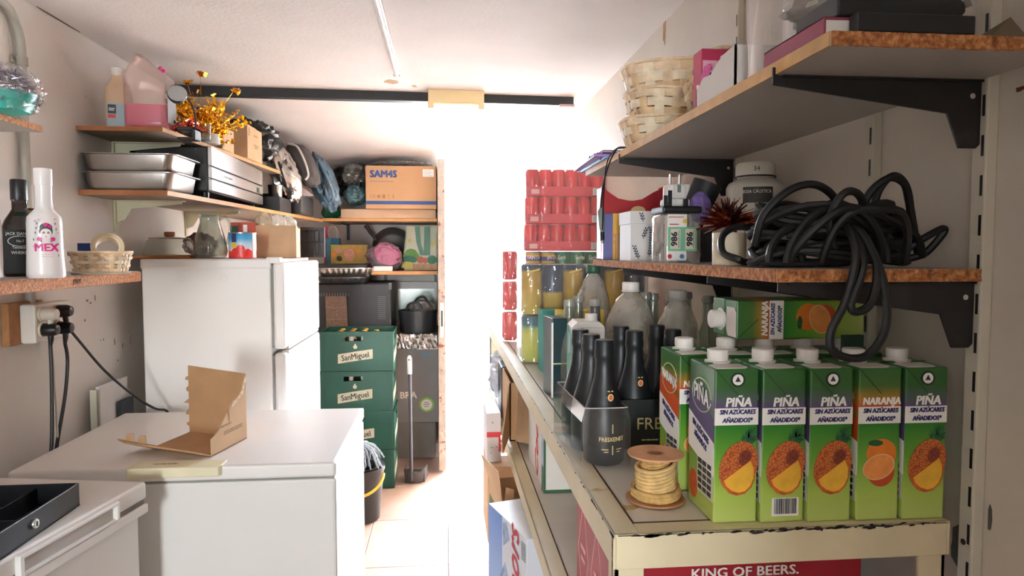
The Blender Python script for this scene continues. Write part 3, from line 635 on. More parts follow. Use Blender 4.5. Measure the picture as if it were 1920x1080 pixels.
# tinsel bunches
def tinsel(name, label, loc, m, spikes, R, seed, spread, leaf=(.012, .007), parts=None, up=.6):
    t = thing(name, label, 'decoration', loc); random.seed(seed); sb = MB(); lb = MB()
    for k in range(spikes):
        th = random.uniform(0, 2*PI); el_ = random.uniform(-.15, 1)
        d = Vector((math.cos(th)*spread, math.sin(th)*spread, up*el_+.35)).normalized(); ln = R*random.uniform(.45, 1)
        p1 = d*ln; sb.tube([(0, 0, 0), tuple(p1*.5+Vector((0, 0, .01))), tuple(p1)], .0009, 4)
        n_ = int(5+ln/.008)
        for j in range(n_):
            p = p1*(j+1)/n_+Vector((random.gauss(0, .006), random.gauss(0, .006), random.gauss(0, .006)))
            a = Vector((random.gauss(0, 1), random.gauss(0, 1), random.gauss(0, 1))).normalized(); b = a.orthogonal().normalized(); s_ = random.uniform(.6, 1.3)
            if (j < n_*.35 and k % 3) or p.z < .014: continue
            if j == n_-1: s_ = 1.7
            lb.add([p-a*leaf[0]*s_*.5, p+b*leaf[1]*s_*.5, p+a*leaf[0]*s_*.5, p-b*leaf[1]*s_*.5+a.cross(b)*.002], [(0, 1, 2, 3)])
    sb.build('stem', m, t, kind='stuff'); lb.build('foil_leaf', m, t, kind='stuff', smooth=False)
    MB().lathe([(.016, 0), (.02, .002), (.02, .012), (0, .013)], 12, cap=False).build('foot', M_blk, t)
    return t
M_gold = mat('gold_foil', '#d79a1e', .22, 1, var=.25, vs=50); M_redf = mat('red_foil', '#b5402c', .22, .9, var=.4, vs=50)
tg = tinsel('tinsel_spray', 'gold foil tinsel spray spreading above the brown shelf', (-.93, 2.76, Zt), M_gold, 110, .2, 11, .8, (.017, .011), up=1.7)
for (dx, dy, dz) in ((.0, 0, .27), (.115, .03, .215), (-.05, 0, .235)):
    b = MB(); random.seed(int(dz*100))
    for k in range(9):
        p = Vector((dx+random.gauss(0, .008), dy+random.gauss(0, .008), dz+random.gauss(0, .006))); a = Vector((random.gauss(0, 1), random.gauss(0, 1), random.gauss(0, .5))).normalized(); q = a.orthogonal()
        b.add([p-a*.013, p+q*.008, p+a*.013, p-q*.008], [(0, 1, 2, 3)])
    b.build('foil_flower', M_gold, tg, smooth=False)
    MB().tube([(0, 0, .012), (dx*.5, dy*.5, dz*.6), (dx, dy, dz)], .001, 4).build('stem', M_gold, tg)
tinsel('tinsel_bunch', 'coppery red foil tinsel bunch between pink jug and clamp lamp', (-.905, 2.545, Zt), M_redf, 46, .065, 12, 1.0, (.016, .009), up=.8)
gl_ = thing('glass_tumbler', 'small clear tumbler beside the clamp lamp on the shelf', 'tumbler', (-.885, 2.66, Zt))
MB().lathe([(.018, 0), (.02, .002), (.0225, .06), (.021, .06), (.0185, .006), (0, .005)], 22, cap=False).build('glass', M_glass, gl_)
ring_roll('tape_roll', 'white tape roll lying flat by the small cardboard boxes', (-.893, 2.745, Zt+.0121), (0, 0, 0), .034, .02, .024, mat('tape_white', '#e6e2dc', .5), mat('core_card', '#e8dcc4', .7))
ring_roll('tape_roll', 'thin white tape roll stacked on another by the boxes', (-.898, 2.748, Zt+.031), (0, 0, 0), .032, .02, .013, mat('tape_white', '#e6e2dc', .5), mat('core_card', '#e8dcc4', .7))
card_box('cardboard_box', 'small plain cardboard box, lower of the two on the brown shelf', 'cardboard box', (-1.0, 2.86, Zt), (.115, .15, .092), M_card2)
t = card_box('cardboard_box', 'larger cardboard box with faint stamp, behind the small one', 'cardboard box', (-1.0, 3.12, Zt), (.14, .24, .148), M_card2)
dashes([(.1, .16, .112), (.1, .18, .07), (.11, .16, .06)], RIGHTF(.1405, 0, 0), mat('faint_print', '#9a8468', .9), t, h=.005)
flat([rect(.015, .1, .04, .135)], RIGHTF(.1402, 0, 0), 'sticker', mat('sticker_tan', '#a98c66', .8), t)
# ------------------------------------------------------------------ steel pans and appliance on the middle shelf
M_pan = mat('pan_steel', '#b0aaa4', .32, 1, var=.15, vs=5)
def gn_pan(label, z):
    t = thing('steel_pan', label, 'pan', (-1.04, 2.47, z), group='steel pans')
    oy = .0
    secs = [rr(-.13, -.075+oy, .12, .14, .03, 0), rr(-.14, -.08, .13, .15, .03, .01), rr(-.148, -.085, .138, .155, .03, .056)]
    loft(secs+[rr(-.146, -.083, .136, .153, .03, .056), rr(-.138, -.078, .128, .148, .03, .011), rr(-.13, -.07, .12, .14, .03, .003)]).build('pan_body', M_pan, t)
    b = loft([rr(-.148, -.085, .138, .155, .03, .056), rr(-.156, -.092, .152, .165, .03, .0575), rr(-.156, -.092, .152, .165, .03, .060), rr(-.146, -.083, .136, .153, .03, .0595)], cap=False)
    b.build('rim', M_pan, t)
gn_pan('lower of two stacked steel pans on the shelf', Zm)
gn_pan('upper of two stacked steel pans on the shelf', Zm+.0605)
ap = thing('steel_appliance', 'long stainless counter appliance with black end and louvre gaps', 'appliance', (-.865, 2.66, Zm), math.radians(1.5))
M_ap = mat('brushed_steel', '#c3beba', .3, .85, var=.08, vs=6)
MB().box(-.27, 0, .02, -.012, .80, .188).build('casing', mat('casing_black', '#201f20', .35), ap, bevel=.006)
for z0, z1 in ((.024, .066), (.071, .112), (.117, .188)): MB().box(-.014, .003, z0, 0, .80, z1).build('front_panel', M_ap, ap, bevel=.002)
MB().box(-.02, .68, .075, .002, .73, .098).build('switch_plate', M_blk, ap); MB().box(.001, .695, .08, .004, .715, .094).build('switch', mat('switch_green', '#2c6b48', .4), ap)
dashes([(.15, .27, .092)], RIGHTF(.0005, 0, 0), mat('print_mid_grey', '#8d8985', .5), ap, h=.006)
for x_ in (-.25, -.04):
    for y_ in (.05, .74): MB().lathe([(.014, 0), (.014, .02)], 12, T(x_, y_, 0)).build('foot', M_blk, ap)
MB().tube(spline([(-.02, .70, .188), (-.02, .72, .22), (-.02, .76, .235), (-.02, .79, .21), (-.02, .795, .188)], 6), .004, 8).build('cable_loop', M_blk, ap)
o = MB().box(-.24, 0, 0, -.02, .25, .07).build('black_tray_box', mat('box_black', '#1d1e1f', .5)); o.location = (-.80, 3.52, Zm); tag(o, 'low black box with a shiny lid behind the steel appliance', 'box')
o = MB().box(-.27, 0, 0, -.0, .34, .115).build('dark_case', mat('case_dark', '#3b3a3b', .55, var=.12), bevel=.012); o.location = (-.782, 3.86, Zm); tag(o, 'dark grey padded case at the far end of the long shelf', 'case')
tw = thing('steel_jug', 'small shiny steel cup standing on the black box', 'cup', (-.86, 3.6, Zm+.071))
MB().lathe([(.03, 0), (.033, .003), (.036, .06), (.038, .062), (.034, .058), (.031, .005), (0, .004)], 22, cap=False).build('cup_body', M_pan, tw)
# ------------------------------------------------------------------ on top of the fridge
Zf = 1.373
o = MB().box(-1.195, 2.70, Zf, -.965, 2.98, Zf+.012).build('wooden_board', M_rshelf, bevel=.002); tag(o, 'brown wooden board lying on top of the fridge', 'board')
ld = thing('cake_dome', 'domed glass cover with wooden knob on the fridge board', 'dome cover', (-1.09, 2.84, Zf+.0125))
MB().lathe([(.098, 0), (.1, .002), (.085, .055), (.074, .066), (.03, .0715), (0, .073)], 36, cap=False).build('dome', M_glass, ld)
MB().tube([(.0742*math.cos(2*PI*i/32), .0742*math.sin(2*PI*i/32), .066) for i in range(32)], .0015, 6, closed=True).build('rim', mat('lid_rim', '#9a8d80', .4), ld)
MB().lathe([(.012, .072), (.02, .076), (.02, .09), (.016, .092), (0, .092)], 18, cap=False).build('knob', mat('knob_wood', '#a5673e', .6, var=.2, vs=40), ld)
o = blob((-1.06, 3.1, Zf+.055), (.07, .06, .05), 21, .3, floor=Zf+.0).build('brown_bundle', mat('bundle_brown', '#6d5247', .8, var=.3, vs=20)); tag(o, 'crumpled brown paper bundle behind the glass lid', 'bundle')
gj = thing('glass_jug', 'empty clear glass jug with handle on top of the fridge', 'jug', (-.905, 2.75, Zf))
MB().lathe([(.045, 0), (.058, .008), (.063, .03), (.055, .075), (.042, .12), (.036, .14), (.038, .165), (.04, .17), (.0385, .17), (.0345, .14), (.04, .12), (.053, .075), (.061, .03), (.055, .011), (0, .008)], 34, cap=False).build('jug_body', M_glass, gj)
MB().tube(spline([(.034, .0, .15), (.06, 0, .16), (.075, 0, .13), (.072, 0, .09), (.062, 0, .06), (.055, 0, .06)], 6), .006, 10).build('handle', M_glass, gj)
tm_ = thing('tomato_can', 'tall food can printed with red tomatoes on blue sky', 'can', (-.783, 2.745, Zf))
MB().lathe([(.05, 0), (.051, .003), (.051, .096), (.05, .099), (.047, .1), (.046, .097), (0, .097)], 36, cap=False).build('can_body', ramp_mat('tomato_label', ((0, '#d84a4a'), (.25, '#d7483f'), (.32, '#d8d8e4'), (.55, '#bcd8ea'), (.75, '#4aa6d4'), (1, '#2f8fc8')), 'Z', 0, .1), tm_)
MB().lathe([(.0515, .0945), (.0522, .0965), (.0518, .0995), (.047, .1)], 36, cap=False).build('rim', M_steel, tm_)
aj = .35
cyl_flat([ell(-.012, .034, .017, .018, 16), ell(.016, .022, .014, .015, 14), ell(-.034, .022, .014, .018, 14), ell(.0, .016, .013, .013, 14)], .0511, 0, 'tomato_print', mat('tomato_red', '#d0302c', .35, var=.25, vs=60), tm_, aj)
cyl_flat([rect(-.047, .04, -.026, .06)], .0511, 0, 'yellow_patch', mat('print_yellow', '#e4c53a', .5), tm_, aj)
cyl_flat([rect(-.047, .062, -.026, .095)], .0511, 0, 'dark_patch', mat('print_navy', '#2b3a6a', .5), tm_, aj)
cyl_flat([rect(.035, .003, .06, .095)], .0511, 0, 'white_panel', M_wprint, tm_, aj)
bx = thing('food_carton', 'small red and green food carton behind the tomato can', 'carton', (-.865, 2.87, Zf))
MB().box(0, 0, 0, .085, .05, .145).build('body', mat('carton_red', '#b8442f', .5), bx)
MB().box(-.001, -.001, .06, .03, .051, .13).build('green_panel', mat('carton_green', '#24503a', .5), bx); flat([rect(.05, .06, .066, .135)], FRONT(0, -.0005, 0), 'white_stripe', M_wprint, bx); flat([rect(.0, .03, .03, .055)], FRONT(0, -.0015, 0), 'yellow_panel', mat('print_yellow', '#e4c53a', .5), bx)
ob = thing('open_cardboard_box', 'cardboard box on the fridge overflowing with plastic packets', 'cardboard box', (-.8, 2.92, Zf), .12)
MB().box(0, 0, 0, .18, .20, .003).box(0, 0, 0, .18, .004, .135).box(.176, 0, 0, .18, .20, .128).box(0, .196, 0, .18, .20, .135).box(0, 0, 0, .004, .20, .135).build('box_walls', M_card2, ob, bevel=.001)
slab([(.1805, .1, .085), (.1805, .17, .07), (.1805, .172, .09), (.1805, .11, .108)], .001, 'tape_tail', M_wprint, (1, 0, 0), ob)
for k, (x_, y_, h_, c_) in enumerate(((.045, .06, .19, '#c9b79a'), (.1, .07, .185, '#e8dfd2'), (.14, .1, .18, '#efe6da'), (.07, .14, .19, '#cabfae'), (.03, .12, .185, '#b98a6a'))):
    b = blob((x_, y_, h_-.06), (.04, .018, .06), 30+k, .18, 3, 24, 16).build('snack_packet', mat('packet_%d' % k, c_, .3, .2, var=.25, vs=50)); b.location = ob.location; b.rotation_euler = (0, 0, .12)
    tag(b, ('olive packet at the near corner of the open box', 'cream packet in the middle of the open box', 'white packet at the aisle corner of the open box', 'grey packet at the back of the open box', 'brown packet at the wall corner of the open box')[k], 'packet', 'packets in the cardboard box')
rkb = thing('wire_rack', 'black wire rack leaning behind the open cardboard box', 'rack', (-.66, 3.2, Zf))
for k in range(6): MB().tube([(-.03+.022*k, .02*k*.2, 0), (-.035+.022*k, .06, .13)], .0022, 6).build('wire', M_blk, rkb)
for q in (.1, .55, .95): MB().tube([(-.04, .06*q, .13*q), (.1, .06*q+.01, .13*q)], .003, 6).build('cross_wire', M_blk, rkb)
MB().box(-.04, .065, 0, .1, .072, .14).build('wall_shade_sheet', mat('wall_shade_dark', '#2e2a2a', .5, var=.2), rkb)  # dark sheet added for the shadowed wall behind the wires
# ================================================================== back wall: shelves and what stands on them
bs_ = thing('back_shelf', 'upper plank shelf along the back wall under the printed carton', 'shelf')
MB().box(-.79, 4.45, 1.592, -.052, 4.995, 1.61).build('board', M_under, bs_); MB().box(-.79, 4.447, 1.592, -.052, 4.451, 1.6105).build('edge_band', M_edge2, bs_)
for x_ in (-.7,): MB().box(x_, 4.98, 1.48, x_+.02, 4.998, 1.592).box(x_, 4.6, 1.585, x_+.02, 4.998, 1.592).build('bracket', M_blk, bs_)
b2 = thing('back_shelf', 'lower plank shelf on the back wall under pan and vegetable bag', 'shelf')
MB().box(-.475, 4.45, 1.25, -.052, 4.995, 1.272).build('board', M_under, b2); MB().box(-.475, 4.447, 1.25, -.052, 4.451, 1.2725).build('edge_band', M_edge2, b2)
for x_ in (-.44, -.08): MB().box(x_, 4.98, 1.12, x_+.02, 4.998, 1.25).box(x_, 4.6, 1.24, x_+.02, 4.998, 1.25).build('bracket', M_blk, b2)
b3 = thing('back_shelf', 'low shelf with foil-lined front edge holding black appliance and pot', 'shelf')
MB().box(-.95, 4.42, .84, -.052, 4.995, .862).build('board', M_under, b3)
for x_ in (-.93, -.075): MB().box(x_, 4.96, 0, x_+.02, 4.995, .84).build('leg', M_under, b3)
random.seed(3); vs = []; nx, nz = 26, 6
for j in range(nz+1):
    for i in range(nx+1):
        vs.append((-.33+.275*i/nx, 4.417-abs(random.gauss(0, .006)), .868-.095*j/nz+random.gauss(0, .003)))
fs = [(j*(nx+1)+i, (j+1)*(nx+1)+i, (j+1)*(nx+1)+i+1, j*(nx+1)+i+1) for j in range(nz) for i in range(nx)]
fo = MB().add(vs, fs).build('foil_lining', mat('crumpled_foil', '#a9a6a4', .3, .9, var=.3, vs=30), b3, smooth=False)
sdf = fo.modifiers.new('sol', 'SOLIDIFY'); sdf.thickness = .002
# printed register carton on a flat box
card_box('flat_carton', 'flat pale cardboard box under the printed carton', 'cardboard box', (-.66, 4.45, 1.6112), (.6, .42, .058), mat('card_pinkish', '#c2a488', .85, var=.06), flap=False)
sm = thing('printed_carton', 'cardboard carton with blue lettering and blue stripe by the door', 'cardboard box', (-.5, 4.42, 1.6705))
MB().box(0, 0, 0, .445, .42, .272).build('body', mat('carton_tan', '#bd946c', .8, var=.05, vs=6), sm, bevel=.003)
M_blue = mat('print_blue', '#2a4a86', .6)
text('SAM4S', .062, FRONT(.028, -.0005, .218), M_blue, sm, bold=.0025, align='LEFT', wide=.95)
flat([rect(.028, .172, .175, .174)], FRONT(0, -.0003, 0), 'rule_line', M_blue, sm)
flat([rect(0, .028, .445, .05)], FRONT(0, -.0003, 0), 'blue_stripe', M_blue, sm)
M_icon = mat('print_icon', '#9a6e48', .7)
text('CE', .03, FRONT(.045, -.0005, .078), M_icon, sm); flat([ell(.082, .078, .011, .011, 8), rect(.105, .066, .122, .09), rect(.138, .068, .15, .072), rect(.138, .084, .15, .088), rect(.17, .066, .176, .09)], FRONT(0, -.0004, 0), 'icons', M_icon, sm)
flat([rect(.36, .205, .43, .252)], FRONT(0, -.0004, 0), 'address_label', M_wprint, sm); flat([rect(.368, .212+.01*k, .42-.01*(k % 2), .214+.01*k) for k in range(4)], FRONT(0, -.0008, 0), 'label_print', M_grey, sm)
MB().box(.0, .205, .272, .445, .255, .2726).build('tape', mat('brown_tape', '#b98f5e', .35), sm)
o = blob((-.28, 4.62, 1.968), (.21, .16, .03), 41, .3, 2.5, floor=1.9445, ceil=2.0).build('plastic_sheet', clear_mat('sheet_plastic', haze=.4, hazec='#c8c4bc', gloss=.2, bump=.6)); tag(o, 'crumpled clear plastic sheet lying on the printed carton', 'plastic sheet')
def bag(name, label, c_, r, seed, m, floor=None, amp=.3, freq=2.3, **kw):
    o = blob(c_, r, seed, amp, freq, floor=floor, **kw).build(name, m); return tag(o, label, 'bag')
M_silv = mat('silver_bag', '#8f8c86', .35, .6, var=.45, vs=14); M_teal = mat('teal_bag', '#4f7078', .3, var=.3, vs=20, coat=.3)
bag('silver_bag', 'crumpled silver-grey bag between blue bag and printed carton', (-.585, 4.62, 1.9), (.085, .13, .075), 42, M_silv, ceil=1.995)
bag('dark_bag', 'dark grey bag against the sloping ceiling behind the silver bag', (-.68, 4.87, 1.88), (.12, .14, .1), 43, mat('bag_charcoal', '#3a3838', .5, var=.3), ceil=1.982)
bag('teal_bag', 'small teal plastic bag squeezed beside the printed carton', (-.582, 4.56, 1.765), (.076, .1, .066), 44, M_teal, amp=.2)
bag('green_bag', 'green plastic bag at the corner where the two shelves meet', (-.735, 4.56, 1.655), (.062, .08, .055), 45, mat('bag_green', '#1f6b48', .3, var=.3, vs=20, coat=.3), floor=1.6112, amp=.2)
# hanging blue carrier bag with two handle loops
hb_ = thing('blue_carrier_bag', 'blue plastic carrier bag with open handle slumped off the shelf', 'bag', (-.735, 4.22, 1.7))
M_bl = mat('bag_blue', '#566f80', .32, var=.3, vs=16, coat=.3)
blob((0, 0, .12), (.085, .13, .17), 46, .22, 2.2, lean=(-.35, 0)).build('bag_body', M_bl, hb_)
MB().tube(spline([(.0, -.11, .22), (.035, -.135, .17), (.075, -.14, .08), (.085, -.12, .01), (.06, -.11, .0), (.03, -.125, .09), (-.005, -.12, .18)], 6, True), .010, 8, closed=True).build('handle_loop', M_bl, hb_)
blob((.035, -.105, .1), (.03, .03, .075), 47, .2).build('bag_content', mat('content_dark', '#1f2c36', .5), hb_)
# big bags on the long left shelf
bag('black_sack', 'big black bin bag piled behind the cardboard boxes', (-.99, 3.54, 1.945), (.17, .15, .11), 48, mat('bag_black', '#1b1d1c', .3, var=.4, vs=16, coat=.3), ceil=2.06, amp=.25)
bag('silver_foil_bag', 'shiny silver insulated bag standing on the long shelf', (-.85, 3.76, 1.815), (.075, .09, .15), 49, mat('foil_silver', '#bdb7b0', .22, .85, var=.3, vs=10), amp=.22, freq=1.8, lean=(-.3, 0))
sb_ = thing('dark_tote_bag', 'dark grey tote bag with white trim beside the blue bag', 'bag', (-.79, 3.96, 1.82))
blob((0, 0, .06), (.07, .1, .12), 50, .1, 1.6, power=.75, lean=(-.35, 0)).build('bag_body', mat('tote_dark', '#454140', .8, var=.12), sb_)
MB().tube(spline([(-.06, -.105, .165), (-.01, -.11, .15), (.03, -.11, .07), (.045, -.1, .0), (.03, -.105, -.03)], 5), .006, 6).build('white_trim', mat('trim_white', '#cfc6c0', .6), sb_)
slab([(-.08, -.112, -.03), (-.045, -.114, -.02), (.075, -.1, -.115), (.02, -.1, -.118)], .004, 'pale_strap', mat('strap_pale', '#cdbdbb', .6), (0, -1, 0), sb_)
bag('dark_bag', 'black bag tucked under the ceiling beyond the bin bag', (-1.04, 3.95, 1.97), (.12, .16, .06), 51, mat('bag_charcoal', '#3a3838', .5, var=.3), ceil=2.045)
# ------------------------------------------------------------------ lower back shelf contents
Z2 = 1.2728
gbag = thing('paper_gift_bag', 'blue paper gift bag with white rope handles on the lower back shelf', 'bag', (-.79, 4.66, 1.3186))
MB().box(0, 0, 0, .085, .07, .17).build('bag_body', mat('gift_blue', '#2f7fa2', .5, var=.1), gbag); flat([rect(.0, .0, .03, .165)], FRONT(0, -.0005, 0), 'pale_side', mat('gift_blue_pale', '#5a9db8', .5), gbag)
for dy in (.005, .065): MB().tube(spline([(.02, dy, .165), (.015, dy, .22), (.042, dy, .255), (.07, dy, .22), (.065, dy, .165)], 6), .0025, 6).build('rope_handle', mat('rope_white', '#d8d2cc', .8), gbag)
o = MB().box(0, 0, 0, .03, .04, .25).build('red_stick_box', mat('stick_red', '#b03a3c', .5)); o.location = (-.82, 4.75, 1.3186); tag(o, 'thin red box standing behind the blue gift bag', 'box')
tc2 = thing('black_flat_case', 'flat black case with white script lying over the foil trays', 'case', (-.84, 4.33, 1.298))
MB().prism([(0, 0), (.35, 0), (.33, .52), (0, .52)], 0, .02).build('case_body', mat('case_black', '#1f1d1e', .45), tc2, bevel=.003)
dashes([(.1, .2, .13)], frame((0, 0, .0203), (1, 0, 0), (0, 1, 0)), M_wprint, tc2, h=.018)
M_foil = mat('foil_tray', '#c2bcb6', .25, .95, var=.2, vs=25)
def foil_tray(label, loc, w, d, h, seed, m):
    t = thing('foil_tray', label, 'tray', loc, group='foil trays'); n = 140; secs = []
    def ring(k, z, amp):
        out = []
        for i in range(n):
            a = 2*PI*i/n; c_, s_ = math.cos(a), math.sin(a); q = 1/((abs(c_)**8+abs(s_)**8)**(1/8)); f = k*(1+amp*(i % 4 < 2))
            out.append(Vector((w/2*c_*q*f, d/2*s_*q*f, z)))
        return out
    loft([ring(.84, 0, 0), ring(.86, .004, .01), ring(.96, h*.95, .012), ring(.96, h, 0)], ).build('tray_wall', m, t)
    loft([ring(.955, h, 0), ring(1.0, h+.001, 0), ring(1.0, h+.006, 0), ring(.955, h+.005, 0)], cap=False).build('rim', m, t)
    return t
M_foil2 = mat('foil_tray_dark', '#6f6e70', .3, .9, var=.2, vs=25)
foil_tray('upper crimped foil tray sticking out under the black case', (-.63, 4.6, 1.236), .36, .5, .055, 1, M_foil)
foil_tray('lower dark crimped foil tray under the shiny one', (-.65, 4.6, 1.1985), .33, .48, .034, 2, M_foil2)
yb = thing('cereal_carton', 'yellow patterned food carton lying on the black case', 'carton', (-.745, 4.56, 1.3186))
MB().box(0, 0, 0, .235, .07, .125).build('body', mat('carton_ochre', '#a38b45', .6, var=.2, vs=25), yb, bevel=.003)
flat([ell(.05, .085, .022, .018, 14), ell(.12, .06, .035, .04, 14)], FRONT(0, -.0004, 0), 'food_print', mat('print_pinkish', '#c08a7a', .6, var=.2, vs=60), yb)
flat([rect(.16, .07, .19, .1), ell(.02, .06, .015, .02, 10)], FRONT(0, -.0005, 0), 'orange_print', mat('print_orange', '#cf8230', .6), yb); flat([ell(.055, .035, .018, .018, 14)], FRONT(0, -.0005, 0), 'dark_print', mat('print_olive', '#4d4a2c', .6), yb)
cp = thing('pink_plate_bag', 'pink plate wrapped in a clear crinkled plastic bag', 'bag', (-.4, 4.56, Z2+.001))
MB().lathe([(.0, .0), (.05, .004), (.09, .018), (.088, .02), (.05, .008), (0, .005)], 28, T(.02, 0, .1, .9, .5, 0), cap=False).build('pink_plate', mat('plate_pink', '#d86a9c', .4), cp)
blob((.0, 0, .085), (.12, .085, .095), 61, .2, 2.6, floor=.001).build('plastic_wrap', clear_mat('wrap_pinkish', '#f6eaf0', haze=.25, hazec='#cfb8c4', gloss=.12, bump=.9, bs=40), cp)
o = MB().box(0, 0, 0, .12, .05, .03).build('white_packet', M_wprint); o.location = (-.46, 4.455, Z2+.0005); tag(o, 'white paper packet at the edge of the lower back shelf', 'packet')
pn = thing('deep_pan', 'dark grey deep frying pan standing on edge against the wall', 'pan', (-.37, 4.9, 1.42))
Mp = frame((0, 0, 0), (1, 0, 0), (0, .25, .97))
M_pn = mat('pan_grey', '#575452', .45, .2, var=.1)
MB().lathe([(0, 0), (.10, 0), (.118, .015), (.135, .075), (.132, .075), (.114, .017), (.098, .004), (0, .004)], 40, Mp @ Matrix.Rotation(0, 4, 'X'), cap=False).build('pan_bowl', M_pn, pn)
MB().tube(spline([(-.11, -.06, .06), (-.15, -.075, .12), (-.175, -.09, .16)], 5), [.012]*4+[.015]*4+[.017]*3, 10).build('handle', M_pn, pn)
# vegetable print shopping bag
vg = thing('vegetable_bag', 'white shopping bag printed with vegetables and green handles', 'bag', (-.28, 4.69, Z2))
M_vb = mat('bag_cream', '#dfe0c8', .5, var=.06)
loft([rr(0, 0, .224, .12, .01, 0), rr(-.004, -.004, .227, .12, .02, .12), rr(.01, .01, .228, .1, .02, .24), rr(.015, .03, .24, .07, .012, .3)]).build('bag_body', M_vb, vg)
M_hnd = mat('bag_handle_green', '#5e8f78', .5)
slab([(.075, -.006, .295), (.105, -.006, .295), (.115, -.008, .18), (.14, -.008, .1), (.11, -.008, .1), (.085, -.008, .19)], .003, 'handle', M_hnd, (0, -1, 0), vg)
slab([(.14, -.006, .295), (.175, -.006, .295), (.178, -.008, .1), (.135, -.008, .1)], .003, 'handle', M_hnd, (0, -1, 0), vg)
Fv = FRONT(0, -.0062, 0)
flat([ell(.05, .115, .04, .03, 14), ell(.02, .09, .03, .03, 12), ell(.075, .095, .03, .03, 12)], Fv, 'lettuce_print', mat('print_leaf', '#6fa050', .6, var=.3, vs=50), vg, .001)
flat([ell(.03, .075, .04, .025, 12), ell(.06, .07, .03, .02, 12)], Fv, 'greens_print', mat('print_dark_leaf', '#4a8468', .6, var=.3, vs=50), vg, .0014)
flat([ell(.19, .07, .035, .03, 14)], Fv, 'greens_print', mat('print_dark_leaf', '#4a8468', .6, var=.3, vs=50), vg, .0014)
flat([ell(.112, .07, .024, .024, 14), ell(.145, .065, .018, .02, 12)], Fv, 'tomato_print', mat('print_tomato', '#cf7a62', .6), vg, .0018)
flat([[(-.02, .02), (.0, .06), (.05, .055), (.09, .03), (.08, .005), (.03, .01)]], Fv, 'pepper_print', mat('print_pepper', '#d8cf6a', .6), vg, .002)
flat([rect(.06, .005, .222, .042)], Fv, 'tray_print', mat('print_wicker', '#cfa278', .6, var=.15, vs=40), vg, .0024)
flat([ell(.04, .2, .012, .014, 10), ell(.2, .18, .014, .016, 10)], Fv, 'lemon_print', mat('print_pepper', '#d8cf6a', .6), vg, .0012)
# ------------------------------------------------------------------ low shelf: black appliance, pot
Z3 = .8625
ov = thing('black_heater', 'big black appliance with brown grille and side vents', 'appliance', (-.82, 4.46, Z3))
M_ov = mat('heater_black', '#2a2a2c', .5, var=.15)
MB().box(0, 0, 0, .47, .42, .335).build('casing', M_ov, ov, bevel=.012)
MB().prism([(.06, .02), (.195, .02), (.185, .25), (.055, .25)], 0, .008, FRONT(0, -.001, 0)).build('grille', grain_mat('grille_brown', '#5c4a40', '#7a6252', '#8a7262', 90, .7), ov)
for z_ in (.1, .175): MB().box(.06, -.011, z_, .19, -.008, z_+.004).build('grille_bar', mat('grille_bar', '#8a7565', .6), ov)
for k in range(12): MB().box(.01+k*.017, -.006, .25, .016+k*.017, .0, .272).build('fin', mat('fin_grey', '#6a6764', .5), ov)
for k in range(12): MB().box(.385, -.003, .1+k*.013, .435, .002, .106+k*.013).build('vent_slot', mat('slot_grey', '#55565a', .5), ov)
MB().box(.455, -.004, .29, .475, .0, .335).build('corner_trim', mat('slot_grey', '#55565a', .5), ov)
pc = thing('picture_panel', 'white framed green glass panel leaning behind the pot', 'panel', (-.36, 4.92, Z3))
MB().box(0, 0, 0, .30, .012, .32).build('frame', mat('frame_white', '#d8d6d2', .5), pc, bevel=.002); MB().box(.02, -.002, .02, .28, .0, .27).build('glass', mat('panel_green', '#9db8a4', .15, var=.15, vs=6, coat=.4), pc)
pt_ = thing('black_pot', 'round black plastic tub holding a crumpled clear bag', 'tub', (-.185, 4.56, Z3))
MB().lathe([(.1, 0), (.115, .006), (.125, .12), (.128, .15), (.125, .15), (.121, .12), (.11, .01), (0, .006)], 36, cap=False).build('tub_wall', mat('tub_black', '#24272c', .35, var=.1), pt_)
MB().tube(spline([(-.07, -.10, .15), (-.05, -.08, .195), (0, -.07, .2), (.03, -.075, .16)], 5), .008, 8).build('handle', M_blk, pt_); MB().tube(spline([(-.04, .02, .15), (-.0, .0, .225), (.05, 0, .23), (.08, .01, .15)], 5), .008, 8).build('handle', M_blk, pt_)
MB().lathe([(.004, 0), (.004, .004), (0, .004)], 10, T(-.128, -.02, .06, PI/2, 0, -.3), cap=False).build('red_dot', mat('print_red', '#c8323a', .5), pt_)
o = blob((-.16, 4.57, 1.03), (.09, .08, .045), 66, .3, 3).build('crumpled_bag', clear_mat('crumpled_clear', haze=.35, hazec='#b9b4ae', gloss=.1, bump=1, bs=50)); tag(o, 'crumpled clear plastic bag inside the black tub', 'bag')
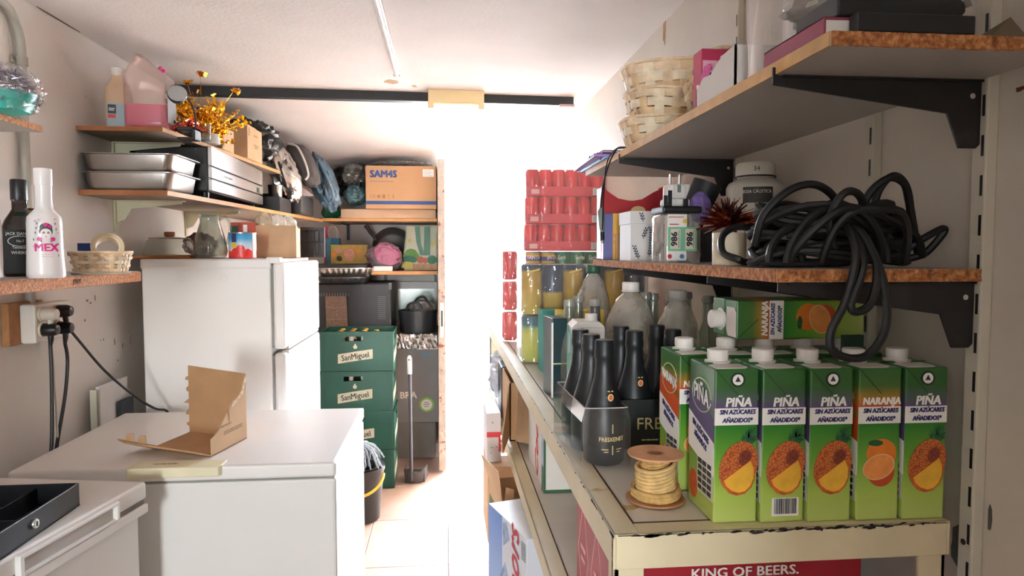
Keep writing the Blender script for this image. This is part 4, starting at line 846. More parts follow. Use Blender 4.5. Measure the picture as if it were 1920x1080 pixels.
# ------------------------------------------------------------------ beer crates
M_cr = mat('crate_green', '#174d40', .45, var=.12, vs=6, coat=.1)
M_lab = mat('crate_label', '#c9c8b4', .6, var=.1, vs=30)
def crate_mesh(t):
    W_, D2, H, th = .418, .3, .232, .012
    b = MB()
    hx0, hx1, hz0, hz1 = .135, .245, .175, .203
    b.box(0, 0, 0, W_, th, hz0).box(0, 0, hz1, W_, th, H).box(0, 0, hz0, hx0, th, hz1).box(hx1, 0, hz0, W_, th, hz1)
    b.box(0, D2-th, 0, W_, D2, H).box(0, th, 0, th, D2-th, H)
    b.box(W_-th, th, 0, W_, D2-th, .17).box(W_-th, th, .205, W_, D2-th, H).box(W_-th, th, .17, W_, .11, .205).box(W_-th, .19, .17, W_, D2-th, .205)
    b.box(th, th, 0, W_-th, D2-th, .008)
    b.build('crate_shell', M_cr, t)
    rim = MB().box(-.004, -.004, H-.012, W_+.004, 0, H).box(W_, 0, H-.012, W_+.004, D2, H).box(-.004, 0, H-.012, 0, D2, H)
    rim.build('rim', M_cr, t, bevel=.002)
    for x_ in (.015, .395): MB().box(x_, -.003, 0, x_+.01, 0, H-.012).build('corner_rib', M_cr, t)
    for k in range(1, 6): MB().box(k*W_/6-.0015, th, .008, k*W_/6+.0015, D2-th, .14).build('divider', M_cr, t)
    for k in range(1, 4): MB().box(th, k*D2/4-.0015, .008, W_-th, k*D2/4+.0015, .14).build('divider', M_cr, t)
    pg = [(.1, .045), (.1, .1), (.145, .107), (.22, .118), (.3, .128), (.3, .073), (.2, .06)]
    flat([pg], FRONT(0, 0, 0), 'label_banner', M_lab, t, .0012)
    flat([ell(.2, .142, .013, .012, 6), rect(.196, .145, .204, .16)], FRONT(0, 0, 0), 'crest', M_lab, t, .0012)
    text('SanMiguel', .047, frame((.2, -.0013, .086), (1, 0, .14), (-.14, 0, 1)), mat('crate_print', '#15302a', .6), t, bold=.0007, wide=.86)
    side = [(.04, .04), (.04, .095), (.26, .125), (.26, .07)]
    flat([side], RIGHTF(W_, 0, 0), 'label_banner', M_lab, t, .0012)
labs = ('lowest green beer crate of the stack, standing on the floor', 'second green beer crate up, behind the mop head', 'third green beer crate up, below the one with bottle tops', 'topmost green beer crate with gold bottle tops showing')
cr0 = thing('beer_crate', labs[0], 'crate', (-.725, 4.02, .001), 0, 'green beer crates'); crate_mesh(cr0)
off = ((0, 0), (.004, .002), (-.004, 0), (0, .004))
for k in range(1, 4): copy_tree(cr0, (-.725+off[k][0], 4.02+off[k][1], .001+.2335*k), label=labs[k])
M_bb = mat('beer_brown', '#3a1c0c', .1, var=.2, coat=.5)
def bottle0(loc, label, group):
    t = thing('beer_bottle', label, 'bottle', loc, 0, group)
    MB().lathe([(.024, 0), (.0265, .004), (.0265, .1), (.022, .13), (.0135, .16), (.0125, .211), (.014, .216)], 18).build('glass_body', M_bb, t)
    MB().lathe([(.0137, .166), (.0142, .168), (.0136, .196), (.0133, .197)], 18, cap=False).build('neck_label', mat('neck_white', '#d9d4c8', .5), t)
    MB().lathe([(.0148, .212), (.0152, .216), (.014, .222), (0, .2225)], 18, cap=False).build('crown_cap', mat('cap_gold', '#c9a24a', .3, .9), t)
    return t
zb = [.001+.2335*k+.0085 for k in range(4)]
bt = None; rows = ('front row', 'second row', 'third row'); cols = ('nearest the fridge', 'second from the fridge side', 'third from the fridge side', 'fourth from the fridge side', 'fifth from the fridge side', 'at the aisle side')
for j in range(3):
    for i in range(1, 5):
        if j == 2 and i == 4: continue
        loc = (-.725+.418*(i+.5)/6, 4.024+.3*(j+.5)/4, zb[3]); lb = 'gold-capped bottle in the top crate, %s, %s' % (rows[j], cols[i])
        if bt is None: bt = bottle0(loc, lb, 'bottles in the top crate')
        else: copy_tree(bt, loc, label=lb)
for i in (2, 3): copy_tree(bt, (-.729+.418*(i+.5)/6, 4.02+.3*.5/4, zb[2]), label='bottle seen through the hand hole of the third crate, %s' % ('towards the fridge' if i == 2 else 'towards the aisle'), group='bottles in the third crate')
# ------------------------------------------------------------------ grey package, broom dustpan, mop bucket
gp = thing('grey_package', 'tall flat grey carton with white letters and green sticker', 'carton', (-.33, 4.58, .25))
MB().box(0, 0, 0, .28, .06, .50).build('body', mat('package_grey', '#8c8b8c', .6, var=.04), gp, bevel=.003)
text('BRA', .062, FRONT(.078, -.0005, .185), M_wprint, gp, bold=.002)
flat([ell(.2, .12, .05, .05, 32)], FRONT(0, -.0003, 0), 'green_sticker', mat('sticker_green', '#8fc458', .5), gp); flat([ell(.2, .12, .037, .037, 32)], FRONT(0, -.0008, 0), 'sticker_centre', M_wprint, gp)
dashes([(.185, .215, .135), (.178, .22, .122), (.185, .212, .108)], FRONT(0, -.0012, 0), M_grey, gp, h=.005)
flat([rect(.165, .455, .225, .468)], FRONT(0, -.0004, 0), 'blue_print', mat('print_sky', '#5f9cc4', .5), gp)
MB().box(.14, -.002, .495, .282, .0, .51).build('white_edge', M_wprint, gp)
o = MB().box(-.33, 4.6, .0, -.075, 4.68, .248).build('grey_board_box', mat('package_grey2', '#858380', .65, var=.04), bevel=.003); tag(o, 'plain grey box on the floor carrying the tall grey carton', 'box')
dp = thing('lobby_dustpan', 'dark lobby dustpan with a long stick and white grip', 'dustpan', (-.19, 4.13, .001))
MB().prism([(-.055, -.03), (.045, -.02), (.075, .11), (-.06, .12)], 0, .006).build('pan_floor', mat('dustpan_grey', '#3d3b3a', .5), dp)
loft([[Vector(p) for p in ((-.055, -.03, .0), (-.02, -.045, 0), (.03, -.04, 0), (.05, -.02, 0))], [Vector(p) for p in ((-.066, -.035, .085), (-.02, -.055, .075), (.035, -.048, .07), (.06, -.02, .085))],
      [Vector(p) for p in ((-.06, -.03, .087), (-.02, -.046, .078), (.03, -.04, .073), (.055, -.015, .087))], [Vector(p) for p in ((-.05, -.025, .006), (-.02, -.038, .006), (.028, -.033, .006), (.045, -.015, .006))]], cap=False).build('pan_wall', mat('dustpan_grey', '#3d3b3a', .5), dp)
MB().prism([(0, 0), (.14, 0), (.14, .07), (0, .088)], 0, .004, frame((.055, -.02, 0), (.1, 1, 0), (0, 0, 1))).prism([(0, 0), (.14, 0), (.14, .07), (0, .088)], 0, .004, frame((-.06, -.03, 0), (-.02, 1, 0), (0, 0, 1))).build('pan_side', mat('dustpan_grey', '#3d3b3a', .5), dp)
MB().tube([(-.02, -.046, .02), (-.026, -.03, .68)], .0105, 12).build('stick', mat('stick_dark', '#4a4a52', .4, .3), dp)
gp_ = MB().tube([(-.0262, -.03, .665), (-.0272, -.028, .76), (-.0274, -.028, .775)], [.014, .0145, .008], 14).build('grip', M_wprint, dp)
MB().tube([(-.035, -.0425, .752), (-.02, -.0425, .752)], .003, 6).build('hang_hole', M_blk, dp)
bu = thing('mop_bucket', 'black mop bucket with a yellow handle and grey mop head', 'bucket', (-.455, 3.58, .001))
M_bk = mat('bucket_black', '#1e1f21', .4, var=.15)
MB().lathe([(.10, 0), (.105, .004), (.128, .25), (.134, .262), (.134, .28), (.128, .28), (.122, .26), (.1, .01), (0, .008)], 36, cap=False).build('bucket_wall', M_bk, bu)
MB().tube([(.131*math.cos(a), -.02+.131*math.sin(a)*1.0-.02, .245-.075*math.sin(a+PI)*1.0) for a in [PI+PI*k/18 for k in range(19)]], .0075, 10).build('handle', mat('handle_yellow', '#e0ad2e', .4), bu)
MB().lathe([(.09, .255), (.125, .275), (.128, .285), (.1, .283), (.085, .262)], 32, cap=False).build('wringer', M_bk, bu)
mp_ = thing('string_mop', 'grey and blue string mop head resting on the bucket', 'mop', (-.455, 3.58, .284))
random.seed(9); ss = MB()
for k in range(90):
    a = random.uniform(0, 2*PI); r1 = random.uniform(.09, .132); z1 = random.uniform(-.035, .03)
    p0 = (.02*math.cos(a), .02*math.sin(a), .11+random.uniform(-.01, .01)); p1 = (.085*math.cos(a+.1), .085*math.sin(a+.1), .085+random.uniform(-.01, .01)); p2 = (r1*math.cos(a+.15), r1*math.sin(a+.15), z1+.025)
    ss.tube(spline([p0, p1, p2], 3), .0048, 5)
ss.build('strings', mat('mop_strings', '#9aa6ae', .9, var=.35, vs=70), mp_, kind='stuff')
MB().lathe([(.026, .1), (.03, .105), (.025, .14), (.014, .16), (.014, .2)], 16).build('socket', mat('mop_blue', '#3c5a86', .5), mp_)
# ================================================================== right: cream steel rack
M_rack = mat('rack_cream', '#d9cba9', .5, var=.1, vs=5, bump=.2, bs=40, spots='#b59a66', spot_t=.68, spot_s=10)
M_chip = mat('chipped_rust', '#2c2320', .9, var=.4, vs=60)
M_panel = mat('rack_panel', '#d9d3c8', .5, var=.06, vs=6, spots='#a08a66', spot_t=.72, spot_s=12)
rk = thing('steel_rack', 'cream painted steel rack with chipped rusty edges along the right wall', 'rack')
RX0, RX1, RY0, RY1 = .205, .652, .81, 3.25
def tier(z, parent, fl_h=.045):
    MB().box(RX0, RY0, z-fl_h, RX0+.004, RY1, z).box(RX0, RY0, z-.004, RX0+.034, RY1, z).build('side_rail', M_rack, parent, bevel=.0015)
    MB().box(RX1-.004, RY0, z-fl_h, RX1, RY1, z).box(RX1-.034, RY0, z-.004, RX1, RY1, z).build('side_rail', M_rack, parent, bevel=.0015)
    MB().box(RX0+.004, RY0, z-fl_h, RX1-.004, RY0+.004, z).box(RX0+.034, RY0, z-.004, RX1-.034, RY0+.034, z).build('front_rail', M_rack, parent, bevel=.0015)
    MB().box(RX0+.004, RY1-.004, z-fl_h, RX1-.004, RY1, z).build('back_rail', M_rack, parent)
    MB().box(RX0+.0335, RY0+.0335, z-.010, RX0+.036, RY1-.01, z+.0003).box(RX0+.036, RY0+.0335, z-.010, RX1-.036, RY0+.036, z+.0003).build('rust_seam', mat('seam_rust', '#4a3020', .9, var=.5, vs=60), parent)
    MB().box(RX0+.0355, RY0+.0355, z-.012, RX1-.0355, RY1-.006, z-.0015).build('shelf_panel', M_panel, parent)
for z_ in (1.05, .755, .33): tier(z_, rk)
for x0, x1 in ((RX0+.004, RX0+.04), (RX1-.04, RX1-.004)):
    for y_ in (RY0+.004, RY1-.04):
        MB().box(x0, y_, 0, x1, y_+.004, 1.005).box(x0 if x0 < .4 else x1-.004, y_, 0, x0+.004 if x0 < .4 else x1, y_+.036, 1.005).build('leg', M_rack, rk)
random.seed(21)
def chips(n, fx, fy, fz, M0, ax, name='paint_chip'):
    for k in range(n):
        u = random.random(); L_ = random.uniform(.0015, .009); h_ = random.uniform(.0004, .0014)
        p = [(-L_, -h_), (-L_*.3, -h_*1.5), (L_*.4, -h_*.8), (L_, -h_*.4), (L_*.7, h_), (0, h_*1.3), (-L_*.6, h_*.6)]
        flat([p], M0(u), name, M_chip, rk, .0005)
chips(60, 0, 0, 0, lambda u: FRONT(RX0+.02+u*(RX1-RX0-.04), RY0-.0002, 1.0478+random.gauss(0, .0012)), 0)
chips(34, 0, 0, 0, lambda u: frame((RX0-.0002, RY0+u**2*1.6, 1.048), (0, -1, 0), (0, 0, 1)), 0)
chips(16, 0, 0, 0, lambda u: frame((RX0-.0002, RY0+.003, 1.045-u*.06), (0, 0, 1), (0, 1, 0)), 0)
flat([[(-.02, -.006), (.004, -.009), (.014, .0), (.006, .008), (-.012, .007), (-.024, .002)]], frame((RX0+.045, .9, 1.0485), (1, 0, 0), (0, 1, 0)), 'glue_stain', mat('stain_ochre', '#b79a60', .7), rk, .0004)
ZR = 1.0503
# ------------------------------------------------------------------ juice cartons
GP = [(0, '#b7c86c'), (.18, '#a9c453'), (.42, '#65a030'), (.62, '#2a7a22'), (.655, '#2a7a22'), (.745, '#5d4a74'), (.80, '#4c5a58'), (.88, '#2f5f29'), (1, '#2a6227')]
GO = [(0, '#b7c86c'), (.18, '#a9c453'), (.42, '#65a030'), (.62, '#2a7a22'), (.655, '#2a7a22'), (.745, '#c4501f'), (.80, '#a87a2e'), (.88, '#42692a'), (1, '#2a6227')]
M_pina = ramp_mat('print_pineapple_pack', GP, 'Z', 0, .2, .35, .15); M_nar = ramp_mat('print_orange_pack', GO, 'Z', 0, .2, .35, .15)
M_navy = mat('print_navy_bold', '#2e2a66', .5); M_cap = mat('cap_white_plastic', '#eae5e0', .4, var=.02)
M_tabw = mat('tab_white', '#e6ddd8', .5); M_greent = mat('pack_green_top', '#2f7030', .4, var=.06)
M_pskin = None
def skin_mat():
    m, nt, b = newmat('pineapple_skin'); L = nt.links
    tc = nd(nt, 'ShaderNodeTexCoord'); v = nd(nt, 'ShaderNodeTexVoronoi'); v.inputs['Scale'].default_value = 380; L.new(tc.outputs['Object'], v.inputs['Vector'])
    r = nd(nt, 'ShaderNodeValToRGB'); e = r.color_ramp.elements; e[0].color = lin('#d8843c')+(1,); e[1].color = lin('#9c3a1e')+(1,); e[0].position = .1; e[1].position = .75
    L.new(v.outputs['Distance'], r.inputs['Fac']); L.new(r.outputs[0], b.inputs['Base Color']); b.inputs['Roughness'].default_value = .4; return m
M_pskin = skin_mat()
M_pflesh = mat('pineapple_flesh', '#e8b23a', .4, var=.12, vs=60); M_prind = mat('pineapple_rind', '#c65a26', .4, var=.25, vs=120); M_pleaf = mat('pineapple_leaf', '#1f5a34', .4, var=.5, vs=160)
M_or = mat('orange_skin', '#e07a26', .4, var=.12, vs=40); M_orf = mat('orange_flesh', '#e8934a', .4, var=.12, vs=90); M_ord = mat('orange_shade', '#c04a20', .4, var=.1)
CW, CD, CH = .058, .09, .2
def carton(label, kind, loc, rz=0, rot=None, barcode=False, badge=True, name='juice_carton'):
    t = thing(name, label, 'juice carton', loc, rz, 'juice cartons', rot); pina = kind == 'p'
    MB().box(0, 0, 0, CW, CD, CH).build('body', M_pina if pina else M_nar, t, bevel=.002)
    MB().prism([(-.0003, 0), (CW+.0003, 0), (CW+.0003, .0012), (-.0003, .0012)], 0, .004, frame((0, CD*.5, CH+.0002), (1, 0, 0), (0, 0, 1)) @ T(0, 0, -.002)).build('top_fin', M_greent, t)
    # cap and peel tab on the sloping top
    MB().lathe([(.0175, 0), (.0175, .0022), (.0135, .003), (.0135, .006), (.0142, .0065), (.0142, .0165), (.013, .0178), (0, .018)], 26, T(.026, .056, CH), cap=False).build('cap', M_cap, t)
    MB().prism([(.003, .002), (.04, .002), (.047, .009), (.047, .036), (.012, .036), (.003, .03)], CH, CH+.0006).build('peel_tab', M_tabw, t)
    F_ = FRONT(0, -.0001, 0)
    flat([rect(0, .1275, CW, .1495)], F_, 'white_band', M_wprint, t, .0003)
    text('PIÑA' if pina else 'NARANJA', .0165 if pina else .013, FRONT(CW/2+.002, -.0003, .1565), M_wprint, t, bold=.0005, shear=.15, wide=.95 if pina else .9)
    text('SIN AZÚCARES', .0082, FRONT(CW/2+.001, -.0004, .1443), M_navy, t, bold=.0003, shear=.2, wide=.86); text('AÑADIDOS*', .0082, FRONT(CW/2+.001, -.0004, .1335), M_navy, t, bold=.0003, shear=.2, wide=.86)
    # folded corner crease
    flat([[(0, .1985), (.0012, .1995), (.031, .167), (.0298, .1665)]], F_, 'fold_crease', mat('crease_dark', '#24441f', .6), t, .0003)
    if badge:
        flat([ell(.03, .186, .0098, .0095, 22)], F_, 'badge_ring', mat('badge_dark', '#1b2620', .5), t, .0005); flat([ell(.03, .186, .007, .007, 20)], F_, 'badge_centre', M_wprint, t, .0009)
        flat([[(.0262, .1835), (.0335, .1835), (.0298, .1905)]], F_, 'badge_mark', M_dark, t, .0012)
    if pina:
        leaves = []
        for k, (a, l) in enumerate(((1.0, .03), (1.3, .034), (1.6, .03), (.7, .026), (1.9, .024), (.4, .02), (2.2, .017), (1.15, .037), (1.45, .033))):
            bx_, bz = .043, .104; tip = (min(CW-.0005, bx_+l*math.cos(a)*.8), bz+l*math.sin(a)*.62); nx_, nz_ = -math.sin(a)*.0045, math.cos(a)*.0045
            leaves.append([(bx_-nx_, bz-nz_-.004), (min(CW-.0005, bx_+nx_*-.3+.003), bz-.004), tip, (bx_+nx_*1.2, bz+nz_*1.2)])
        flat(leaves, F_, 'leaf_print', M_pleaf, t, .0004)
        flat([ell(.0325, .0735, .0245, .034, 30, 0, -.35)], F_, 'pineapple_print', M_pskin, t, .0012)
        flat([ell(.041, .085, .008, .011, 14, 0, -.5)], F_, 'shade_print', mat('pineapple_shade', '#7c3424', .4, var=.5, vs=320), t, .0014)
        rind = [(.0115, .056), (.0135, .047), (.02, .0395), (.03, .036), (.041, .038), (.05, .046), (.0545, .058), (.0545, .07), (.05, .083)]
        flat([rind], F_, 'rind_print', M_prind, t, .0016); flat([[(.013, .056), (.0165, .0485), (.024, .0425), (.033, .0395), (.0415, .0415), (.0485, .0485), (.0525, .058), (.0525, .07), (.0485, .081)]], F_, 'slice_print', M_pflesh, t, .0018)
    else:
        flat([ell(.033, .088, .0205, .0195, 26)], F_, 'orange_print', M_or, t, .0005); flat([ell(.025, .102, .01, .004, 12)], F_, 'leaf_print', M_pleaf, t, .0007)
        flat([ell(.033, .064, .0185, .0195, 24)], F_, 'orange_shade_print', M_ord, t, .0006); flat([ell(.0295, .0705, .0225, .0165, 28, 0, .35)], F_, 'orange_rim_print', mat('orange_rim', '#e8b07a', .4), t, .0008); flat([ell(.0295, .0705, .0205, .0147, 28, 0, .35)], F_, 'orange_half_print', M_orf, t, .001)
    if barcode:
        flat([rect(.015, .008, .051, .032)], F_, 'barcode_panel', M_wprint, t, .0005); random.seed(4); x = .018; bars = []
        while x < .048: w = random.choice((.0005, .0008, .0012)); bars.append(rect(x, .011, x+w, .031)); x += w+random.choice((.0006, .0009))
        flat(bars, F_, 'barcode', M_dark, t, .0008)
    # side print (towards the aisle): u runs from the back (0) to the front (CD)
    S_ = frame((-.0001, CD, 0), (0, -1, 0), (0, 0, 1))
    flat([[(0, .185), (.05, .15), (CD, .136), (CD, .153), (.05, .172), (0, .172)]], S_, 'swoosh_print', mat('side_purple', '#5b4a78', .45) if pina else mat('side_orange', '#c4501f', .45), t, .0003) if False else None
    flat([[(0, .128), (0, .158), (CD, .134), (CD, .098)]], S_, 'swoosh_print', mat('side_purple', '#564673', .45) if pina else mat('side_orange', '#c4501f', .45), t, .0003)
    flat([[(0, .08), (0, .13), (CD, .104), (CD, .06)]], S_, 'white_band', M_wprint, t, .0005)
    text('PIÑA' if pina else 'NARANJA', .03 if pina else .019, frame((-.0006, CD*.5, .158), (0, -1, -.12), (0, .0, 1)), M_wprint, t, bold=.0009, wide=.8)
    flat([[(x*1.0, y) for x, y in ell(.045, .158, .034, .023, 26)]+[(x, y) for x, y in ell(.045, .158, .0325, .0217, 26)[::-1]]], S_, 'oval_print', mat('print_pale_green', '#c9dba4', .5), t, .0005)
    text('SIN AZÚCARES', .011, frame((-.0007, CD*.5, .109), (0, -1, -.28), (0, 0, 1)), M_navy, t, bold=.0003, wide=.8); text('AÑADIDOS', .011, frame((-.0007, CD*.5, .096), (0, -1, -.28), (0, 0, 1)), M_navy, t, bold=.0003, wide=.8)
    tb_ = []
    for k in range(5):
        for q in range(3): tb_.append(rect(.038+q*.016, .03+k*.009, .038+q*.016+.0125, .036+k*.009))
    flat([rect(.034, .026, .088, .078)], S_, 'facts_panel', mat('facts_grey', '#c9c8bc', .6), t, .0004); flat(tb_, S_, 'facts_print', mat('facts_dark', '#3a3838', .6), t, .0007)
    flat([ell(.02, .03, .016, .02, 18)], S_, 'fruit_print', M_prind if pina else M_or, t, .0004)
    return t
xs = (.341, .4025, .464, .5285, .594)
Lf = ('pineapple juice carton at the aisle end of the front row', 'pineapple juice carton with a barcode in the front row', 'pineapple juice carton beside the orange one in the front row', 'orange juice carton standing in the front row', 'pineapple juice carton at the wall end of the front row')
p0 = carton(Lf[0], 'p', (xs[0], .832, ZR)); carton(Lf[1], 'p', (xs[1], .828, ZR), 0, badge=False, barcode=True); copy_tree(p0, (xs[2], .824, ZR), label=Lf[2])
n0 = carton(Lf[3], 'n', (xs[3], .822, ZR), .0, badge=False); copy_tree(p0, (xs[4]-.003, .820, ZR), label=Lf[4])
copy_tree(n0, (.338, .955, ZR), label='orange juice carton behind the aisle-end pineapple carton')
for k, x_ in enumerate((.4, .4615, .523, .585)):
    copy_tree(p0 if k != 2 else n0, (x_, .945, ZR), label=('pineapple juice carton in the second row, nearest the aisle-end orange one', 'pineapple juice carton in the middle of the second row', 'orange juice carton in the second row behind the front orange one', 'pineapple juice carton in the second row against the wall')[k])
carton('orange juice carton lying on its side across the standing cartons', 'n', (.63, .972, ZR+.2185), rot=(0, -PI/2, 0), badge=False)
o = MB().box(0, 0, 0, .03, .008, .03).build('green_cap_card', mat('card_dark_green', '#1d3b2a', .6)); o.location = (.563, .914, ZR+.2005); tag(o, 'little dark green card stuck up between the carton caps', 'card')
# ------------------------------------------------------------------ twine spool
sp = thing('twine_spool', 'cardboard spool of natural twine on the rack front edge', 'spool', (.294, .925, ZR))
M_sp = mat('spool_card', '#b58055', .7, var=.2, vs=30)
MB().lathe([(.0, 0), (.04, 0), (.041, .001), (.041, .003), (.014, .0035)], 36, cap=False).build('bottom_flange', M_sp, sp)
MB().lathe([(.014, .064), (.0385, .0635), (.0395, .065), (.0395, .0665), (.015, .067), (.012, .066)], 36, cap=False).build('top_flange', mat('spool_card_pale', '#cf9a72', .7, var=.15, vs=30), sp)
MB().lathe([(.012, .003), (.012, .066), (.009, .066), (.009, .003)], 20, cap=False).build('core', M_sp, sp)
random.seed(2); hp = []
for k in range(13*22):
    a = 2*PI*k/22; z = .006+.055*k/(13*22); r = .0225+.0045*math.cos((z-.01)*75)+random.gauss(0, .0006)+(.006 if z < .02 else 0); hp.append((r*math.cos(a), r*math.sin(a), z+.003*math.sin(a*1.0+k*.003)))
MB().tube(hp, .0027, 6).build('twine_winding', mat('twine', '#c9a365', .85, var=.25, vs=80, bump=.6, bs=250), sp)
hp = []
for k in range(8*22):
    a = 2*PI*k/22; z = .012+.04*k/(8*22); hp.append(((.026+.001*math.sin(k*.7))*math.cos(a), (.026)*math.sin(a), z+.006*math.sin(a+1)))
MB().tube(hp, .0026, 6).build('twine_winding', mat('twine_pale', '#d6b67c', .85, var=.2, vs=80), sp)
# ------------------------------------------------------------------ small cava bottles
M_fb = mat('cava_black', '#14171a', .42, var=.2, vs=30); M_gprint = mat('print_gold', '#d8bd84', .45)
fbt = None
def cava(loc, label, group):
    t = thing('cava_bottle', label, 'bottle', loc, .18, group)
    MB().lathe([(.029, 0), (.033, .004), (.035, .03), (.035, .065), (.0315, .09), (.024, .115), (.0175, .14), (.0155, .16), (.0155, .172), (.0168, .175), (.0168, .186), (.016, .188), (.016, .2), (.0145, .2035), (0, .204)], 28, cap=False).build('bottle_body', M_fb, t)
    text('FREIXENET', .0098, labM(.0352, .045), M_gprint, t, bend=.035, wide=.95, bold=.00015); cyl_flat([rect(-.0009, .055, .0009, .07), rect(-.0009, .02, .0009, .035)], .0353, 0, 'emblem_print', M_gprint, t)
    cyl_flat([ell(0, .0, .0052, .0062, 16)], .0265, .112, 'seal_print', M_gprint, t); cyl_flat([ell(0, .0, .0032, .0042, 12)], .0269, .112, 'seal_centre', M_prind, t); cyl_flat([rect(-.005, .0, -.001, .002), rect(.001, 0, .005, .002)], .0255, .121, 'small_print', M_gprint, t)
    cyl_flat([rect(-.018, .028, -.007, .0295), rect(.007, .028, .018, .0295), rect(-.014, .024, -.007, .0255), rect(.007, .024, .014, .0255)], .0353, 0, 'small_print', M_gprint, t)
    return t
wl_ = ('front bottle of the film-wrapped row, with gold lettering', 'second black bottle of the film-wrapped row', 'rearmost black bottle of the film-wrapped row')
for k, (x_, y_) in enumerate(((.262, 1.105), (.256, 1.182), (.252, 1.259))):
    if k == 0: fbt = cava((x_, y_, ZR), wl_[0], 'black bottles in film')
    else: copy_tree(fbt, (x_, y_, ZR), label=wl_[k])
bl_ = ('black bottle in the black carrier, front aisle side', 'black bottle in the black carrier, front wall side', 'black bottle in the black carrier, rear aisle side', 'black bottle in the black carrier, rear wall side')
for k, (x_, y_) in enumerate(((.341, 1.205), (.416, 1.215), (.336, 1.282), (.410, 1.292))): copy_tree(fbt, (x_, y_, ZR+.003), label=bl_[k], group='black bottles in the carrier')
cc = thing('bottle_carrier', 'black card bottle carrier with gold letters behind the spool', 'carrier', (.3, 1.166, ZR), .0)
M_cc = mat('carrier_black', '#131517', .45, var=.1)
MB().box(0, 0, 0, .154, .002, .088).box(0, .168, 0, .154, .17, .088).box(0, 0, 0, .002, .17, .088).box(.152, 0, 0, .154, .17, .088).box(0, 0, 0, .154, .17, .002).build('carrier_wall', M_cc, cc)
text('FRE', .03, FRONT(.058, -.0004, .044), M_gprint, cc, align='CENTER')
dashes([(.045, .075, .016)], FRONT(0, -.0004, 0), M_gprint, cc, h=.0025); flat([[(.085, .026), (.1, .023), (.115, .027), (.1, .0245)]], FRONT(0, -.0003, 0), 'swash', M_gprint, cc)
# shrink film round the row of three
fw = thing('shrink_wrap', 'clear shrink film stretched round the row of black bottles', 'film', (.257, 1.105, ZR))
poly_ = lambda k, z: [Vector((x*k, y, z)) for x, y in ((-.04, -.036), (-.03, -.039), (.03, -.039), (.041, -.036), (.041, .08), (.036, .185), (-.05, .185), (-.046, .08))]
loft([poly_(1, .001), poly_(1, .04), poly_(1, .075), poly_(.86, .098)], cap=False).build('film', clear_mat('film_thin', haze=.035, gloss=.06), fw, smooth=False)
MB().tube([tuple(p) for p in poly_(.86, .098)], .0011, 5, closed=True).build('film_edge', clear_mat('film_edge', haze=.45, gloss=.1), fw)
# ------------------------------------------------------------------ behind them on the rack top
tp = thing('milk_carton', 'white drink carton with green and red print and white cap', 'juice carton', (.272, 1.45, ZR), -.05)
MB().box(0, 0, 0, .072, .08, .185).build('body', M_wprint, tp, bevel=.003)
MB().prism([(0, 0), (.072, 0), (.06, .012), (.012, .012)], 0, .08, frame((0, .08, .185), (1, 0, 0), (0, 0, 1))).build('gable', M_wprint, tp)
MB().lathe([(.014, 0), (.014, .014), (0, .015)], 20, T(.048, .04, .197), cap=False).build('cap', M_cap, tp)
S2 = frame((-.0002, .08, 0), (0, -1, 0), (0, 0, 1))
flat([[(0, .05), (.08, .0), (.08, .17), (.03, .185), (0, .185)]], S2, 'green_print', mat('print_mint', '#5fae94', .5), tp); flat([ell(.03, .03, .02, .03, 14)], S2, 'fruit_print', mat('print_peach', '#d98a72', .5), tp, .0008); flat([[(.02, .12), (.06, .13), (.055, .17), (.025, .17)]], S2, 'pale_print', mat('print_pale_blue', '#a9c8d0', .5), tp, .0008)
flat([rect(.004, .04, .012, .06), rect(.004, .075, .012, .09), rect(.005, .105, .012, .118)], FRONT(0, -.0003, 0), 'side_marks', mat('carton_green', '#24503a', .5), tp)
dk = thing('bottle_pack', 'dark glossy carton with white edge next to the teal box', 'carton', (.252, 1.6, ZR), .12)
MB().box(0, 0, 0, .038, .08, .19).build('body', mat('carton_deep_teal', '#1d3b42', .3, var=.2, vs=12, coat=.4), dk, bevel=.002); MB().box(-.001, -.001, 0, .003, .003, .18).build('white_edge', M_wprint, dk); flat([rect(.0, .08, .038, .083)], FRONT(0, -.0004, 0), 'line_print', mat('print_pale_green', '#c9dba4', .5), dk)
te = thing('teal_box', 'plain tall teal box standing on the rack', 'box', (.278, 1.94, ZR), .06)
MB().box(0, 0, 0, .058, .07, .18).build('body', mat('box_teal', '#2f8f84', .5, var=.05), te, bevel=.002); flat([[(.012, .01), (.018, .01), (.015, .024)], rect(.022, .01, .03, .016)], FRONT(0, -.0003, 0), 'logo_print', M_wprint, te)
yl = thing('yellow_box', 'yellow cardboard display box behind the clear glass bottles', 'box', (.292, 1.76, ZR))
MB().box(0, 0, 0, .125, .05, .195).build('body', mat('box_yellow', '#d9b640', .6, var=.08), yl, bevel=.002); MB().box(-.0005, -.001, .0, .02, .0, .19).build('pale_edge', mat('box_yellow_pale', '#e3d07a', .6), yl)
M_gb = clear_mat('bottle_glass', '#e4ebe6', haze=.1, gloss=.03)
def glass_bottle(label, loc, h=.24, dark=False):
    t = thing('glass_bottle', label, 'bottle', loc, 0, 'glass bottles'); s_ = h/.24
    MB().lathe([(.026, 0), (.03, .004), (.03, .11*s_), (.026, .14*s_), (.0145, .18*s_), (.0125, .225*s_), (.0128, .24*s_), (.011, .24*s_), (.011, .18*s_), (.024, .14*s_), (.028, .11*s_), (.028, .008), (0, .006)], 24, cap=False).build('glass_body', M_gb if not dark else clear_mat('dark_glass', '#5a6660', haze=.15, gloss=.03), t)
    MB().lathe([(.0128, .224*s_), (.0148, .226*s_), (.015, .234*s_), (.0135, .242*s_), (.011, .242*s_), (.011, .23*s_)], 20, cap=False).build('glass_lip', clear_mat('lip_glass', '#e4e8e2', haze=.45, gloss=.05, hazec='#cfccc4'), t)
    return t
